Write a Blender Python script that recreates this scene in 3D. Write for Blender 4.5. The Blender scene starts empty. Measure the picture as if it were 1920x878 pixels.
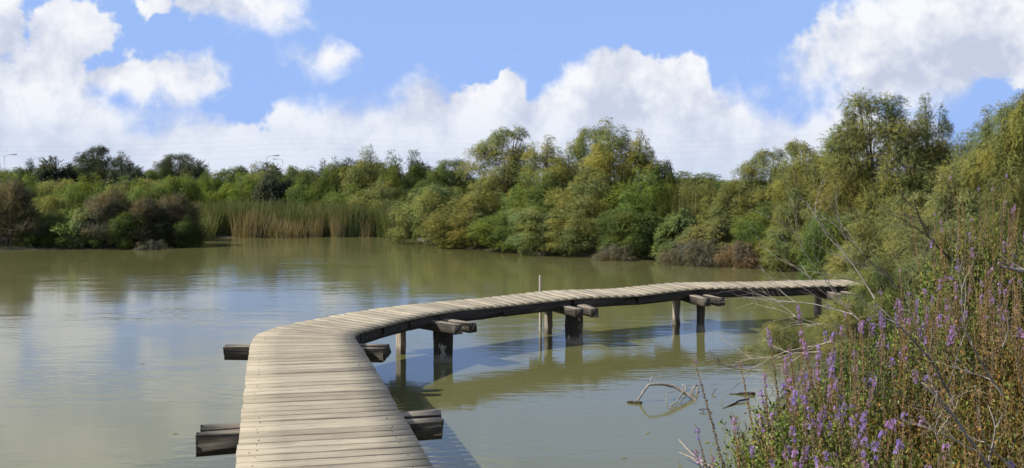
import bpy, math
import numpy as np
from mathutils import Vector, Matrix

# ------------------------------------------------------------------ camera, sky, sun, exposure
SC = bpy.context.scene
COL = SC.collection
F = 2000.0            # focal length in photograph pixels (1920 wide)
EYE = 2.28            # eye height above the water
HOR = 340.0           # horizon row
DECK = EYE - 1.65     # deck top above the water

cam_d = bpy.data.cameras.new("camera")
cam = bpy.data.objects.new("camera", cam_d)
COL.objects.link(cam)
cam_d.sensor_width = 36.0
cam_d.lens = F / 1920 * 36.0
cam_d.shift_y = -(439 - HOR) / 1920
cam_d.clip_start = 0.05
cam_d.clip_end = 6000
cam.location = (0, 0, EYE)
cam.rotation_euler = (math.pi / 2, 0, 0)
SC.camera = cam

SUN_AZ, SUN_EL = math.radians(-104), math.radians(41)     # azimuth measured from +Y, negative = left
sun_dir = Vector((math.sin(SUN_AZ) * math.cos(SUN_EL), math.cos(SUN_AZ) * math.cos(SUN_EL), math.sin(SUN_EL)))
sd = bpy.data.lights.new("sun", 'SUN')
sd.energy = 5.0
sd.angle = math.radians(0.5)
sd.color = (1.0, 0.94, 0.84)
so = bpy.data.objects.new("sun", sd)
COL.objects.link(so)
so.rotation_euler = sun_dir.to_track_quat('Z', 'Y').to_euler()
so.location = (-30, 10, 40)

SC.view_settings.view_transform = 'Standard'
SC.view_settings.look = 'None'
SC.view_settings.gamma = 1.0
SC.view_settings.use_curve_mapping = False
SC.view_settings.exposure = 0.2
SKY_STRENGTH = 0.1


class NT:
    """small helper to write node graphs as expressions"""
    def __init__(self, nt):
        self.nt = nt

    def new(self, t, **kw):
        n = self.nt.nodes.new(t)
        for k, v in kw.items():
            setattr(n, k, v)
        return n

    def put(self, sock, v):
        if isinstance(v, bpy.types.NodeSocket):
            self.nt.links.new(v, sock)
        elif v is not None:
            sock.default_value = v

    def m(self, op, a, b=None, c=None, clamp=False):
        n = self.new('ShaderNodeMath', operation=op, use_clamp=clamp)
        for i, v in enumerate((a, b, c)):
            self.put(n.inputs[i], v)
        return n.outputs[0]

    def v(self, op, a, b=None, scale=None):
        n = self.new('ShaderNodeVectorMath', operation=op)
        self.put(n.inputs[0], a)
        if b is not None:
            self.put(n.inputs[1], b)
        if scale is not None:
            self.put(n.inputs['Scale'], scale)
        return n.outputs['Value'] if op in ('LENGTH', 'DOT_PRODUCT') else n.outputs[0]

    def rng(self, x, a, b, c=0.0, d=1.0, mode='SMOOTHSTEP'):
        n = self.new('ShaderNodeMapRange', interpolation_type=mode)
        n.clamp = True
        for i, val in enumerate((x, a, b, c, d)):
            self.put(n.inputs[i], val)
        return n.outputs[0]

    def mix(self, f, a, b, blend='MIX'):
        n = self.new('ShaderNodeMix', data_type='RGBA', blend_type=blend)
        self.put(n.inputs[0], f)
        self.put(n.inputs[6], a)
        self.put(n.inputs[7], b)
        return n.outputs[2]

    def noise(self, vec, scale, detail=4.0, rough=0.5, out=0, dist=0.0):
        n = self.new('ShaderNodeTexNoise')
        self.put(n.inputs['Vector'], vec)
        n.inputs['Scale'].default_value = scale
        n.inputs['Detail'].default_value = detail
        n.inputs['Roughness'].default_value = rough
        n.inputs['Distortion'].default_value = dist
        return n.outputs[out]


def az_el(px, py):
    a = math.atan((px - 960) / F)
    return a, math.atan((HOR - py) / F * math.cos(a))


# ---- clouds: a density group evaluated on the view direction
grp = bpy.data.node_groups.new("cloud_density", 'ShaderNodeTree')
grp.interface.new_socket("Vector", in_out='INPUT', socket_type='NodeSocketVector')
grp.interface.new_socket("Density", in_out='OUTPUT', socket_type='NodeSocketFloat')
grp.interface.new_socket("Fine", in_out='OUTPUT', socket_type='NodeSocketFloat')
g = NT(grp)
gi, go = g.new('NodeGroupInput'), g.new('NodeGroupOutput')
D = g.v('NORMALIZE', gi.outputs[0])
sx = g.new('ShaderNodeSeparateXYZ')
g.put(sx.inputs[0], D)
az = g.m('ARCTAN2', sx.outputs[0], sx.outputs[1])
el = g.m('ARCSINE', sx.outputs[2])
azp = g.m('PINGPONG', g.m('ADD', az, 0.6 + 2.4 * 4), 1.2)      # 0..1.2, in view = az + 0.6
wob = g.noise(D, 11.0, 3.0, 0.5)
azw = g.m('ADD', azp, g.m('MULTIPLY', g.m('SUBTRACT', wob, 0.5), 0.03))
fc = g.new('ShaderNodeFloatCurve')
g.put(fc.inputs['Value'], g.m('DIVIDE', azw, 1.2))
BANK = [(-330, 230), (-230, 150), (-120, 90), (-30, 80), (20, 105), (60, 130), (120, 140), (185, 155),
        (225, 185), (270, 200), (330, 207), (390, 200), (430, 205), (470, 205), (505, 195), (525, 168),
        (550, 172), (575, 196), (610, 190), (650, 182), (700, 188), (745, 165), (800, 133), (850, 148), (890, 160),
        (928, 160), (944, 118), (972, 120), (992, 165), (1030, 150), (1060, 128), (1105, 112), (1150, 88), (1200, 102),
        (1250, 105), (1300, 96), (1330, 130), (1345, 175), (1385, 178), (1402, 215), (1450, 222), (1500, 205), (1560, 190),
        (1620, 190), (1700, 205), (1760, 235), (1800, 300), (1900, 320), (2000, 290), (2100, 240), (2250, 200)]
cur = fc.mapping.curves[0]
pts = sorted((max(0.0, min(1.0, (az_el(px, py)[0] + 0.6) / 1.2)), az_el(px, py)[1]) for px, py in BANK)
cur.points[0].location = (pts[0][0], 0.5 + pts[0][1] * 2)
cur.points[-1].location = (pts[-1][0], 0.5 + pts[-1][1] * 2)
for p in pts[1:-1]:
    cur.points.new(p[0], 0.5 + p[1] * 2)
for p in cur.points:
    p.handle_type = 'AUTO_CLAMPED'
fc.mapping.update()
top = g.m('MULTIPLY', g.m('SUBTRACT', fc.outputs[0], 0.5), 0.5)
d = g.m('MINIMUM', g.m('SUBTRACT', top, el), 0.09)
# hollow of blue inside the left group and loose clouds: centre px, radii px, weight
BLOBS = [(128, 78, 74, 84), (172, 62, 44, 50), (100, 150, 90, 70), (190, 150, 62, 46), (2, 50, 46, 95), (-60, -10, 70, 90),
         (420, -25, 150, 72), (330, 8, 62, 34), (515, 15, 62, 36), (598, 110, 46, 26), (318, 142, 108, 54), (262, 150, 55, 55), (392, 152, 46, 38),
         (1530, 118, 70, 62), (1600, 90, 110, 80), (1700, 90, 170, 100), (1850, 40, 200, 120), (1950, 95, 160, 60),
         (1640, 150, 140, 62), (1500, -130, 120, 60), (1900, -120, 200, 90), (120, -150, 240, 110), (800, -210, 160, 50), (420, -110, 150, 50)]
for bx_, by_, rx, ry in BLOBS:
    a0, e0 = az_el(bx_, by_)
    u = g.m('DIVIDE', g.m('SUBTRACT', azp, a0 + 0.6), rx / F)
    w = g.m('DIVIDE', g.m('SUBTRACT', el, e0), ry / F)
    q = g.m('SQRT', g.m('ADD', g.m('MULTIPLY', u, u), g.m('MULTIPLY', w, w)))
    db = g.m('MULTIPLY', g.m('SUBTRACT', 1.0, q), min(rx, ry) / F)
    d = g.m('SMOOTH_MAX', d, db, 0.008)
# scattered cumulus overhead and behind
ov = g.v('DIVIDE', D, None)
dv = ov.node
cmb = g.new('ShaderNodeCombineXYZ')
zz = g.m('ADD', g.m('MAXIMUM', sx.outputs[2], 0.0), 0.12)
for i in range(3):
    g.put(cmb.inputs[i], zz)
g.put(dv.inputs[1], cmb.outputs[0])
over = g.noise(ov, 0.9, 5.0, 0.5)
dov = g.m('SUBTRACT', g.m('MULTIPLY', g.m('SUBTRACT', over, 0.53), 0.5),
          g.m('MULTIPLY', g.rng(el, 0.30, 0.20), 0.3))
d = g.m('MAXIMUM', d, dov)
fine = g.noise(D, 20.0, 7.0, 0.60)
big = g.noise(D, 9.0, 1.0, 0.5)
puff = g.m('SUBTRACT', 0.5, g.m('ABSOLUTE', g.m('SUBTRACT', g.m('MULTIPLY', g.noise(D, 26.0, 3.0, 0.55), 2.0), 1.0)))
d = g.m('ADD', d, g.m('MULTIPLY', g.m('SUBTRACT', fine, 0.52), 0.062))
d = g.m('ADD', d, g.m('MULTIPLY', g.m('SUBTRACT', puff, 0.38), 0.028))
d = g.m('ADD', d, g.m('MULTIPLY', g.m('SUBTRACT', big, 0.5), 0.03))
g.put(go.inputs[0], d)
g.put(go.inputs[1], g.m('ADD', g.m('ADD', fine, g.m('MULTIPLY', puff, 0.5)), g.m('MULTIPLY', big, 1.7)))

world = bpy.data.worlds.new("World")
SC.world = world
world.use_nodes = True
wt = world.node_tree
wt.nodes.clear()
w_ = NT(wt)
sky = w_.new('ShaderNodeTexSky', sky_type='NISHITA')
sky.sun_disc = False
sky.sun_elevation = SUN_EL
sky.sun_rotation = SUN_AZ % (2 * math.pi)
sky.altitude = 100
sky.air_density = 1.0
sky.dust_density = 0.6
sky.ozone_density = 2.0
tc = w_.new('ShaderNodeTexCoord')
DW = tc.outputs['Generated']
k = 1.0 / SKY_STRENGTH
swx = w_.new('ShaderNodeSeparateXYZ')
w_.put(swx.inputs[0], DW)
skycol = w_.mix(1.0, sky.outputs[0], (1.03, 1.06, 1.20, 1), 'MULTIPLY')
skycol = w_.mix(w_.rng(swx.outputs[2], 0.60, 0.06, 0.0, 0.95), skycol, (0.290 * k, 0.445 * k, 0.830 * k, 1))


def cloud(off):
    n = w_.new('ShaderNodeGroup')
    n.node_tree = grp
    w_.put(n.inputs[0], w_.v('ADD', DW, off) if off else DW)
    return n.outputs[0], n.outputs[1]


d0, f0 = cloud(None)
d1, f1 = cloud((-0.022, -0.003, 0.028))
soft = w_.noise(DW, 7.0, 1.0, 0.5)
alpha = w_.rng(d0, w_.rng(soft, 0.43, 0.66, -0.001, -0.015), w_.rng(soft, 0.43, 0.66, 0.007, 0.024))
lit = w_.rng(d1, 0.07, -0.004)
rel = w_.m('MULTIPLY', w_.m('SUBTRACT', f0, f1), 1.65)
bright = w_.m('ADD', w_.m('ADD', w_.m('MULTIPLY', lit, 0.66), 0.10), rel, clamp=True)
ccol = w_.mix(bright, (0.50 * k, 0.545 * k, 0.67 * k, 1), (0.835 * k, 0.842 * k, 0.865 * k, 1))
low = w_.rng(swx.outputs[2], 0.10, 0.0)
ccol = w_.mix(w_.m('MULTIPLY', low, 0.75), ccol, (0.59 * k, 0.655 * k, 0.79 * k, 1))
out_c = w_.mix(w_.m('MULTIPLY', alpha, 0.97), skycol, ccol)
bg = w_.new('ShaderNodeBackground')
bg.inputs[1].default_value = SKY_STRENGTH
w_.put(bg.inputs[0], out_c)
wo = w_.new('ShaderNodeOutputWorld')
w_.put(wo.inputs[0], bg.outputs[0])
world.cycles.sampling_method = 'MANUAL'
world.cycles.sample_map_resolution = 256

# ------------------------------------------------------------------ helpers
R = np.random.default_rng(11)


class MB:
    """collects triangles with a material index and a tint per vertex; build() links ONE mesh object"""
    def __init__(self):
        self.v, self.t, self.mi, self.ti, self.nr, self.n = [], [], [], [], [], 0

    def add(self, v, t, mat=0, tint=0.5, nrm=(0, 0, 1)):
        v = np.asarray(v, np.float32).reshape(-1, 3)
        t = np.asarray(t, np.int32).reshape(-1, 3)
        self.v.append(v)
        self.t.append(t + self.n)
        self.mi.append(np.full(len(t), mat, np.int32))
        self.ti.append(np.broadcast_to(np.asarray(tint, np.float32), (len(v),)).copy())
        self.nr.append(np.broadcast_to(np.asarray(nrm, np.float32), (len(v), 3)))
        self.n += len(v)

    def scatter(self, tv, tt, pos, rot, scale, mat=0, tint=None, bend=None, nrm=None):
        """copies of a template; bend = downward droop growing with the square of the distance along X"""
        n = len(pos)
        if n == 0:
            return
        sv = tv[None] * np.asarray(scale, np.float32).reshape(n, 1, -1)
        w = np.einsum('nij,nkj->nki', rot, sv) + pos[:, None, :]
        if bend is not None:
            w[:, :, 2] -= np.asarray(bend).reshape(n, 1) * (tv[None, :, 0] ** 2)
        t = (tt[None] + (np.arange(n) * len(tv))[:, None, None]).reshape(-1, 3)
        ti = 0.5 if tint is None else np.repeat(tint, len(tv))
        self.add(w.reshape(-1, 3), t, mat, ti, (0, 0, 1) if nrm is None else np.repeat(nrm, len(tv), axis=0))

    def tube(self, p, r, sides=5, mat=0, tint=0.5, cap=True):
        p = np.asarray(p, float)
        n = len(p)
        r = np.broadcast_to(np.asarray(r, float), (n,))
        tg = np.gradient(p, axis=0)
        tg /= np.linalg.norm(tg, axis=1, keepdims=True) + 1e-9
        ref = np.array([0, 0, 1.0]) if abs(tg[:, 2]).mean() < 0.9 else np.array([1.0, 0, 0])
        a = np.cross(tg, ref)
        a /= np.linalg.norm(a, axis=1, keepdims=True) + 1e-9
        b = np.cross(tg, a)
        th = np.linspace(0, 2 * np.pi, sides, endpoint=False)
        v = p[:, None] + r[:, None, None] * (np.cos(th)[None, :, None] * a[:, None] + np.sin(th)[None, :, None] * b[:, None])
        t = []
        for i in range(n - 1):
            for j in range(sides):
                k2 = (j + 1) % sides
                q = (i * sides + j, i * sides + k2, (i + 1) * sides + k2, (i + 1) * sides + j)
                t += [(q[0], q[1], q[2]), (q[0], q[2], q[3])]
        if cap:
            for base in (0, (n - 1) * sides):
                for j in range(1, sides - 1):
                    t.append((base, base + j, base + j + 1))
        self.add(v.reshape(-1, 3), t, mat, tint)

    def mesh(self, name, mats, smooth=False, leafy=False):
        me = bpy.data.meshes.new(name)
        v, t = np.concatenate(self.v), np.concatenate(self.t)
        me.vertices.add(len(v))
        me.vertices.foreach_set('co', v.ravel())
        me.loops.add(len(t) * 3)
        me.loops.foreach_set('vertex_index', t.ravel())
        me.polygons.add(len(t))
        me.polygons.foreach_set('loop_start', np.arange(0, len(t) * 3, 3, dtype=np.int32))
        me.polygons.foreach_set('material_index', np.concatenate(self.mi))
        if smooth:
            me.polygons.foreach_set('use_smooth', np.ones(len(t), bool))
        at = me.attributes.new('tint', 'FLOAT', 'POINT')
        at.data.foreach_set('value', np.concatenate(self.ti))
        if leafy:
            an = me.attributes.new('lean', 'FLOAT_VECTOR', 'POINT')
            an.data.foreach_set('vector', np.concatenate(self.nr).astype(np.float32).ravel())
        for m in (mats if isinstance(mats, (list, tuple)) else [mats]):
            me.materials.append(m)
        me.update()
        return me


def link(name, data, parent=None, loc=(0, 0, 0), rotz=0.0):
    o = bpy.data.objects.new(name, data)
    COL.objects.link(o)
    o.location = loc
    o.rotation_euler = (0, 0, rotz)
    if parent:
        o.parent = parent
    return o


def tag(o, label, cat, group=None, kind=None):
    o['label'] = label
    o['category'] = cat
    if group:
        o['group'] = group
    if kind:
        o['kind'] = kind
    return o


def unit(a):
    return a / (np.linalg.norm(a, axis=-1, keepdims=True) + 1e-9)


def frames(dirs, roll):
    x = unit(np.asarray(dirs, float))
    ref = np.where(np.abs(x[:, 2:3]) < 0.95, np.array([[0, 0, 1.0]]), np.array([[1.0, 0, 0]]))
    y = unit(np.cross(ref, x))
    z = np.cross(x, y)
    c, s = np.cos(roll)[:, None], np.sin(roll)[:, None]
    return np.stack([x, c * y + s * z, -s * y + c * z], axis=2)


def curve3(p0, p1, p2, n):
    t = np.linspace(0, 1, n)[:, None]
    return (1 - t) ** 2 * np.asarray(p0) + 2 * t * (1 - t) * np.asarray(p1) + t * t * np.asarray(p2)


# ------------------------------------------------------------------ materials
def mat(name):
    m = bpy.data.materials.new(name)
    m.use_nodes = True
    m.node_tree.nodes.clear()
    n = NT(m.node_tree)
    out = n.new('ShaderNodeOutputMaterial')
    return m, n, out


def foliage_mat(name, brown=(0.20, 0.155, 0.07, 1), brown_amt=0.28, transl=0.22, fixed=None, spec=0.0, lean=True):
    m, n, out = mat(name)
    oi = n.new('ShaderNodeObjectInfo')
    base = oi.outputs['Color'] if fixed is None else fixed
    at = n.new('ShaderNodeAttribute', attribute_name='tint')
    tc2 = n.new('ShaderNodeTexCoord')
    po = n.v('ADD', tc2.outputs['Object'], n.v('SCALE', (31.0, 17.0, 9.0), None, n.m('MULTIPLY', oi.outputs['Random'], 9.0)))
    cl = n.noise(po, 1.1, 2.0, 0.5)
    yel = n.mix(1.0, base, (1.15, 1.06, 0.85, 1), 'MULTIPLY')
    coo = n.mix(1.0, base, (0.82, 0.95, 1.05, 1), 'MULTIPLY')
    c = n.mix(n.rng(cl, 0.36, 0.64), coo, yel)
    c = n.mix(n.rng(at.outputs['Fac'], 0.72, 1.0, 0.0, brown_amt), c, brown)
    val = n.rng(at.outputs['Fac'], 0.0, 0.7, 0.72, 1.28, 'LINEAR')
    cmbx = n.new('ShaderNodeCombineXYZ')
    for i in range(3):
        n.put(cmbx.inputs[i], val)
    c = n.mix(1.0, c, cmbx.outputs[0], 'MULTIPLY')
    df = n.new('ShaderNodeBsdfDiffuse')
    n.put(df.inputs[0], c)
    if lean:      # leaves face outward from their clump
        an = n.new('ShaderNodeAttribute', attribute_name='lean')
        vt = n.new('ShaderNodeVectorTransform', vector_type='NORMAL', convert_from='OBJECT', convert_to='WORLD')
        n.put(vt.inputs[0], an.outputs['Vector'])
        n.put(df.inputs['Normal'], n.v('NORMALIZE', vt.outputs[0]))
    tr = n.new('ShaderNodeBsdfTranslucent')
    n.put(tr.inputs[0], n.mix(1.0, c, (1.15, 1.2, 0.6, 1), 'MULTIPLY'))
    mx = n.new('ShaderNodeMixShader')
    mx.inputs[0].default_value = transl
    n.put(mx.inputs[1], df.outputs[0])
    n.put(mx.inputs[2], tr.outputs[0])
    sh = mx.outputs[0]
    if spec:
        gl = n.new('ShaderNodeBsdfGlossy')
        gl.inputs['Roughness'].default_value = 0.45
        m2 = n.new('ShaderNodeMixShader')
        m2.inputs[0].default_value = spec
        n.put(m2.inputs[1], sh)
        n.put(m2.inputs[2], gl.outputs[0])
        sh = m2.outputs[0]
    n.put(out.inputs[0], sh)
    return m


def bark_mat(name, ca, cb, scale=14.0, stretch=(1, 1, 0.25)):
    m, n, out = mat(name)
    tc2 = n.new('ShaderNodeTexCoord')
    no = n.noise(n.v('MULTIPLY', tc2.outputs['Object'], stretch), scale, 5.0, 0.6)
    at = n.new('ShaderNodeAttribute', attribute_name='tint')
    f_ = n.m('ADD', n.m('MULTIPLY', no, 1.3), n.m('MULTIPLY', n.m('SUBTRACT', at.outputs['Fac'], 0.5), 0.8))
    c = n.mix(n.rng(f_, 0.35, 0.95), ca, cb)
    bs = n.new('ShaderNodeBsdfPrincipled')
    n.put(bs.inputs['Base Color'], c)
    bs.inputs['Roughness'].default_value = 0.85
    bs.inputs['Specular IOR Level'].default_value = 0.2
    bp = n.new('ShaderNodeBump')
    bp.inputs['Strength'].default_value = 0.5
    bp.inputs['Distance'].default_value = 0.01
    n.put(bp.inputs['Height'], no)
    n.put(bs.inputs['Normal'], bp.outputs[0])
    n.put(out.inputs[0], bs.outputs[0])
    return m


def wood_mat(name, cols, axis, wear=None, patch=None, grain=1.0, topside=None):
    """weathered timber: grain along AXIS of the object, a random tone per object, knots and stains"""
    m, n, out = mat(name)
    tc2 = n.new('ShaderNodeTexCoord')
    oi = n.new('ShaderNodeObjectInfo')
    sh = n.v('SCALE', (13.0, 29.0, 7.0), None, n.m('MULTIPLY', oi.outputs['Random'], 11.0))
    p = n.v('ADD', tc2.outputs['Object'], sh)
    st = [1.0, 1.0, 1.0]
    st[axis] = 0.06
    gr = n.noise(n.v('MULTIPLY', p, tuple(st)), 60.0, 5.0, 0.65, dist=0.3)
    st[axis] = 0.25
    bl = n.noise(n.v('MULTIPLY', p, tuple(st)), 7.0, 4.0, 0.6)
    c = n.mix(n.rng(gr, 0.3, 0.72), cols[0], cols[1])
    c = n.mix(n.rng(bl, 0.52, 0.70, 0.0, 0.75), c, cols[2])
    v_ = n.rng(oi.outputs['Random'], 0, 1, 0.78, 1.14, 'LINEAR')
    cx = n.new('ShaderNodeCombineXYZ')
    for i in range(3):
        n.put(cx.inputs[i], v_)
    c = n.mix(1.0, c, cx.outputs[0], 'MULTIPLY')
    st2 = [1.0, 1.0, 1.0]
    st2[axis] = 0.4
    kn = n.noise(n.v('MULTIPLY', p, tuple(st2)), 16.0, 3.0, 0.6)
    c = n.mix(n.rng(kn, 0.67, 0.76, 0.0, 0.7), c, cols[3])
    if patch:
        pn = n.noise(n.v('MULTIPLY', p, (1, 1, 0.45)), 9.0, 5.0, 0.7)
        c = n.mix(n.rng(pn, patch[1], patch[1] + 0.05, 0.0, 0.85), c, patch[0])
    if topside:      # faces pointing up take the paler topside colours
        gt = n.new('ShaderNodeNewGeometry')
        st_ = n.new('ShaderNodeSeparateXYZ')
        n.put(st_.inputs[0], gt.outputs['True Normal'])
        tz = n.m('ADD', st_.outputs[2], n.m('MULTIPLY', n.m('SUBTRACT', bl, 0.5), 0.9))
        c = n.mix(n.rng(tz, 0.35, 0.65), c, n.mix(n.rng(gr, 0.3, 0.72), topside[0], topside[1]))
    if wear:
        geo = n.new('ShaderNodeNewGeometry')
        sp = n.new('ShaderNodeSeparateXYZ')
        n.put(sp.inputs[0], geo.outputs['Position'])
        nz = n.noise(p, 20.0, 3.0, 0.6)
        z_ = n.m('ADD', sp.outputs[2], n.m('MULTIPLY', n.m('SUBTRACT', nz, 0.5), 0.10))
        c = n.mix(n.rng(z_, 0.13, 0.03, 0.0, 0.85), c, wear)
    bs = n.new('ShaderNodeBsdfPrincipled')
    n.put(bs.inputs['Base Color'], c)
    bs.inputs['Roughness'].default_value = 0.8
    bs.inputs['Specular IOR Level'].default_value = 0.25
    bp = n.new('ShaderNodeBump')
    bp.inputs['Strength'].default_value = 0.45 * grain
    bp.inputs['Distance'].default_value = 0.004
    n.put(bp.inputs['Height'], n.m('ADD', gr, n.m('MULTIPLY', bl, 0.6)))
    n.put(bs.inputs['Normal'], bp.outputs[0])
    n.put(out.inputs[0], bs.outputs[0])
    return m


M_FOL = foliage_mat('feathery_foliage')
M_LEAF = foliage_mat('leafy_foliage', brown=(0.17, 0.11, 0.045, 1), brown_amt=0.45, spec=0.03)
M_DRY = foliage_mat('dry_twig_foliage', brown=(0.26, 0.20, 0.13, 1), brown_amt=0.6, transl=0.15)
M_REED = foliage_mat('reed_blades', brown=(0.27, 0.21, 0.125, 1), brown_amt=0.85, transl=0.35, lean=False)
M_BARK = bark_mat('tree_bark', (0.05, 0.038, 0.026, 1), (0.17, 0.13, 0.095, 1))
M_DEAD = bark_mat('dead_grey_wood', (0.13, 0.115, 0.10, 1), (0.34, 0.30, 0.26, 1), 30.0)
M_DEADDK = bark_mat('dark_wet_wood', (0.022, 0.018, 0.014, 1), (0.10, 0.08, 0.06, 1), 30.0)
M_PALE = bark_mat('pale_bleached_wood', (0.25, 0.21, 0.155, 1), (0.48, 0.42, 0.33, 1), 30.0)
M_PLANK = wood_mat('weathered_planks', [(0.285, 0.245, 0.172, 1), (0.47, 0.41, 0.295, 1), (0.235, 0.205, 0.155, 1), (0.11, 0.095, 0.075, 1)], 0)
M_TIMBER = wood_mat('tarred_timber', [(0.018, 0.016, 0.014, 1), (0.060, 0.052, 0.045, 1), (0.11, 0.092, 0.072, 1), (0.012, 0.011, 0.01, 1)], 0, grain=1.6)
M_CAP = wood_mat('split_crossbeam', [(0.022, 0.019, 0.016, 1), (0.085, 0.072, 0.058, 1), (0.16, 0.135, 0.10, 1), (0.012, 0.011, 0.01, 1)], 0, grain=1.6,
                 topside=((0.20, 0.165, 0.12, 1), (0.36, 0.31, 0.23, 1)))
M_PILE = wood_mat('tarred_pile', [(0.03, 0.026, 0.022, 1), (0.085, 0.072, 0.058, 1), (0.06, 0.052, 0.042, 1), (0.013, 0.011, 0.01, 1)], 2,
                  wear=(0.25, 0.22, 0.17, 1), patch=((0.42, 0.38, 0.31, 1), 0.60), grain=1.6)
M_PILE2 = wood_mat('bleached_pile', [(0.20, 0.17, 0.13, 1), (0.42, 0.36, 0.28, 1), (0.30, 0.26, 0.20, 1), (0.05, 0.04, 0.03, 1)], 2,
                   wear=(0.09, 0.075, 0.05, 1), grain=1.4)
M_NAIL, n_, o_ = mat('rusty_nail')
b_ = n_.new('ShaderNodeBsdfPrincipled')
b_.inputs['Base Color'].default_value = (0.045, 0.03, 0.022, 1)
b_.inputs['Metallic'].default_value = 0.3
b_.inputs['Roughness'].default_value = 0.7
n_.put(o_.inputs[0], b_.outputs[0])

# water: murky olive body under a rippled surface
M_WATER, n_, o_ = mat('murky_water')
b_ = n_.new('ShaderNodeBsdfPrincipled')
tc_ = n_.new('ShaderNodeTexCoord')
pw = tc_.outputs['Object']
silt = n_.noise(pw, 0.16, 3.0, 0.5)
n_.put(b_.inputs['Base Color'], n_.mix(n_.rng(silt, 0.35, 0.65), (0.122, 0.121, 0.044, 1), (0.140, 0.137, 0.056, 1)))
b_.inputs['IOR'].default_value = 1.333
b_.inputs['Roughness'].default_value = 0.075
rip1 = n_.noise(n_.v('MULTIPLY', pw, (0.50, 1.0, 1.0)), 2.6, 3.0, 0.55)
rip2 = n_.noise(n_.v('MULTIPLY', pw, (0.42, 1.0, 1.0)), 9.0, 2.0, 0.5)
zone = n_.rng(n_.noise(n_.v('MULTIPLY', pw, (0.6, 1.0, 1.0)), 0.22, 3.0, 0.55), 0.38, 0.66, 0.12, 0.85)
hgt = n_.m('MULTIPLY', n_.m('ADD', n_.m('MULTIPLY', rip1, 0.020), n_.m('MULTIPLY', rip2, 0.0075)), zone)
bp_ = n_.new('ShaderNodeBump')
bp_.inputs['Strength'].default_value = 1.0
bp_.inputs['Distance'].default_value = 0.55
n_.put(bp_.inputs['Height'], hgt)
n_.put(b_.inputs['Normal'], bp_.outputs[0])
n_.put(o_.inputs[0], b_.outputs[0])

# ground: dark silty soil with patches of litter and low growth
M_GROUND, n_, o_ = mat('bank_soil')
b_ = n_.new('ShaderNodeBsdfPrincipled')
tc_ = n_.new('ShaderNodeTexCoord')
gn = n_.noise(tc_.outputs['Object'], 2.0, 6.0, 0.65)
gn2 = n_.noise(tc_.outputs['Object'], 0.25, 4.0, 0.6)
gc = n_.mix(n_.rng(gn, 0.3, 0.7), (0.05, 0.042, 0.03, 1), (0.14, 0.115, 0.08, 1))
gc = n_.mix(n_.rng(gn2, 0.45, 0.62), gc, (0.06, 0.075, 0.026, 1))
n_.put(b_.inputs['Base Color'], gc)
b_.inputs['Roughness'].default_value = 0.95
bp_ = n_.new('ShaderNodeBump')
bp_.inputs['Distance'].default_value = 0.05
n_.put(bp_.inputs['Height'], gn)
n_.put(b_.inputs['Normal'], bp_.outputs[0])
n_.put(o_.inputs[0], b_.outputs[0])

# ------------------------------------------------------------------ the setting: ground and water
POND = np.array([(-70, -30), (-70, 35), (-40, 34.5), (-22, 35.6), (-16.5, 35.3), (-13.5, 36.0), (-11.95, 36.5), (-11.2, 37.4),
                 (-11.9, 39.8), (-12.8, 42.8), (-10, 43.6), (-7.9, 44.0), (-5.6, 43.7), (-4.0, 43.0), (-3.3, 39.4), (-2.8, 38.1),
                 (-1.2, 35.5), (0.9, 33.0), (3.1, 31.6), (4.5, 30.7), (6.4, 28.8), (7.6, 26.9), (8.8, 22.5), (8.0, 19.6),
                 (6.2, 17.6), (4.4, 15.0), (3.2, 12.4), (2.3, 10.0), (1.75, 8.5), (1.3, 7), (0.92, 5.5), (0.76, 4.5), (0.85, 3.2),
                 (1.6, 1.2), (2.5, -2), (3.5, -30)], float)


def shore_dist(x, y):
    """signed distance to the pond's edge, negative over water"""
    p = np.stack([x, y], -1)
    best = np.full(x.shape, 1e9)
    inside = np.zeros(x.shape, bool)
    n = len(POND)
    for i in range(n):
        a, b = POND[i], POND[(i + 1) % n]
        ab = b - a
        t = np.clip(((p - a) @ ab) / (ab @ ab), 0, 1)
        q = a + t[..., None] * ab
        best = np.minimum(best, np.hypot(p[..., 0] - q[..., 0], p[..., 1] - q[..., 1]))
        cond = (a[1] > y) != (b[1] > y)
        with np.errstate(divide='ignore', invalid='ignore'):
            xi = (b[0] - a[0]) * (y - a[1]) / (b[1] - a[1] + 1e-12) + a[0]
        inside ^= cond & (x < xi)
    return np.where(inside, -best, best)


def ground_z(x, y):
    x, y = np.asarray(x, float), np.asarray(y, float)
    s = shore_dist(x, y)
    lump = 0.05 * np.sin(x * 1.7 + y * 0.6) * np.cos(y * 1.3 - x * 0.4) + 0.03 * np.sin(x * 4.1) * np.sin(y * 3.7)
    land = 0.22 * (1 - np.exp(-np.clip(s, 0, None) / 1.2)) + np.clip(s, 0, 40) * 0.006 + lump * np.clip(s, 0, 1)
    bed = -0.75 * (1 - np.exp(-np.clip(-s, 0, None) / 1.2))
    return np.where(s > 0, land, bed)


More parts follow.
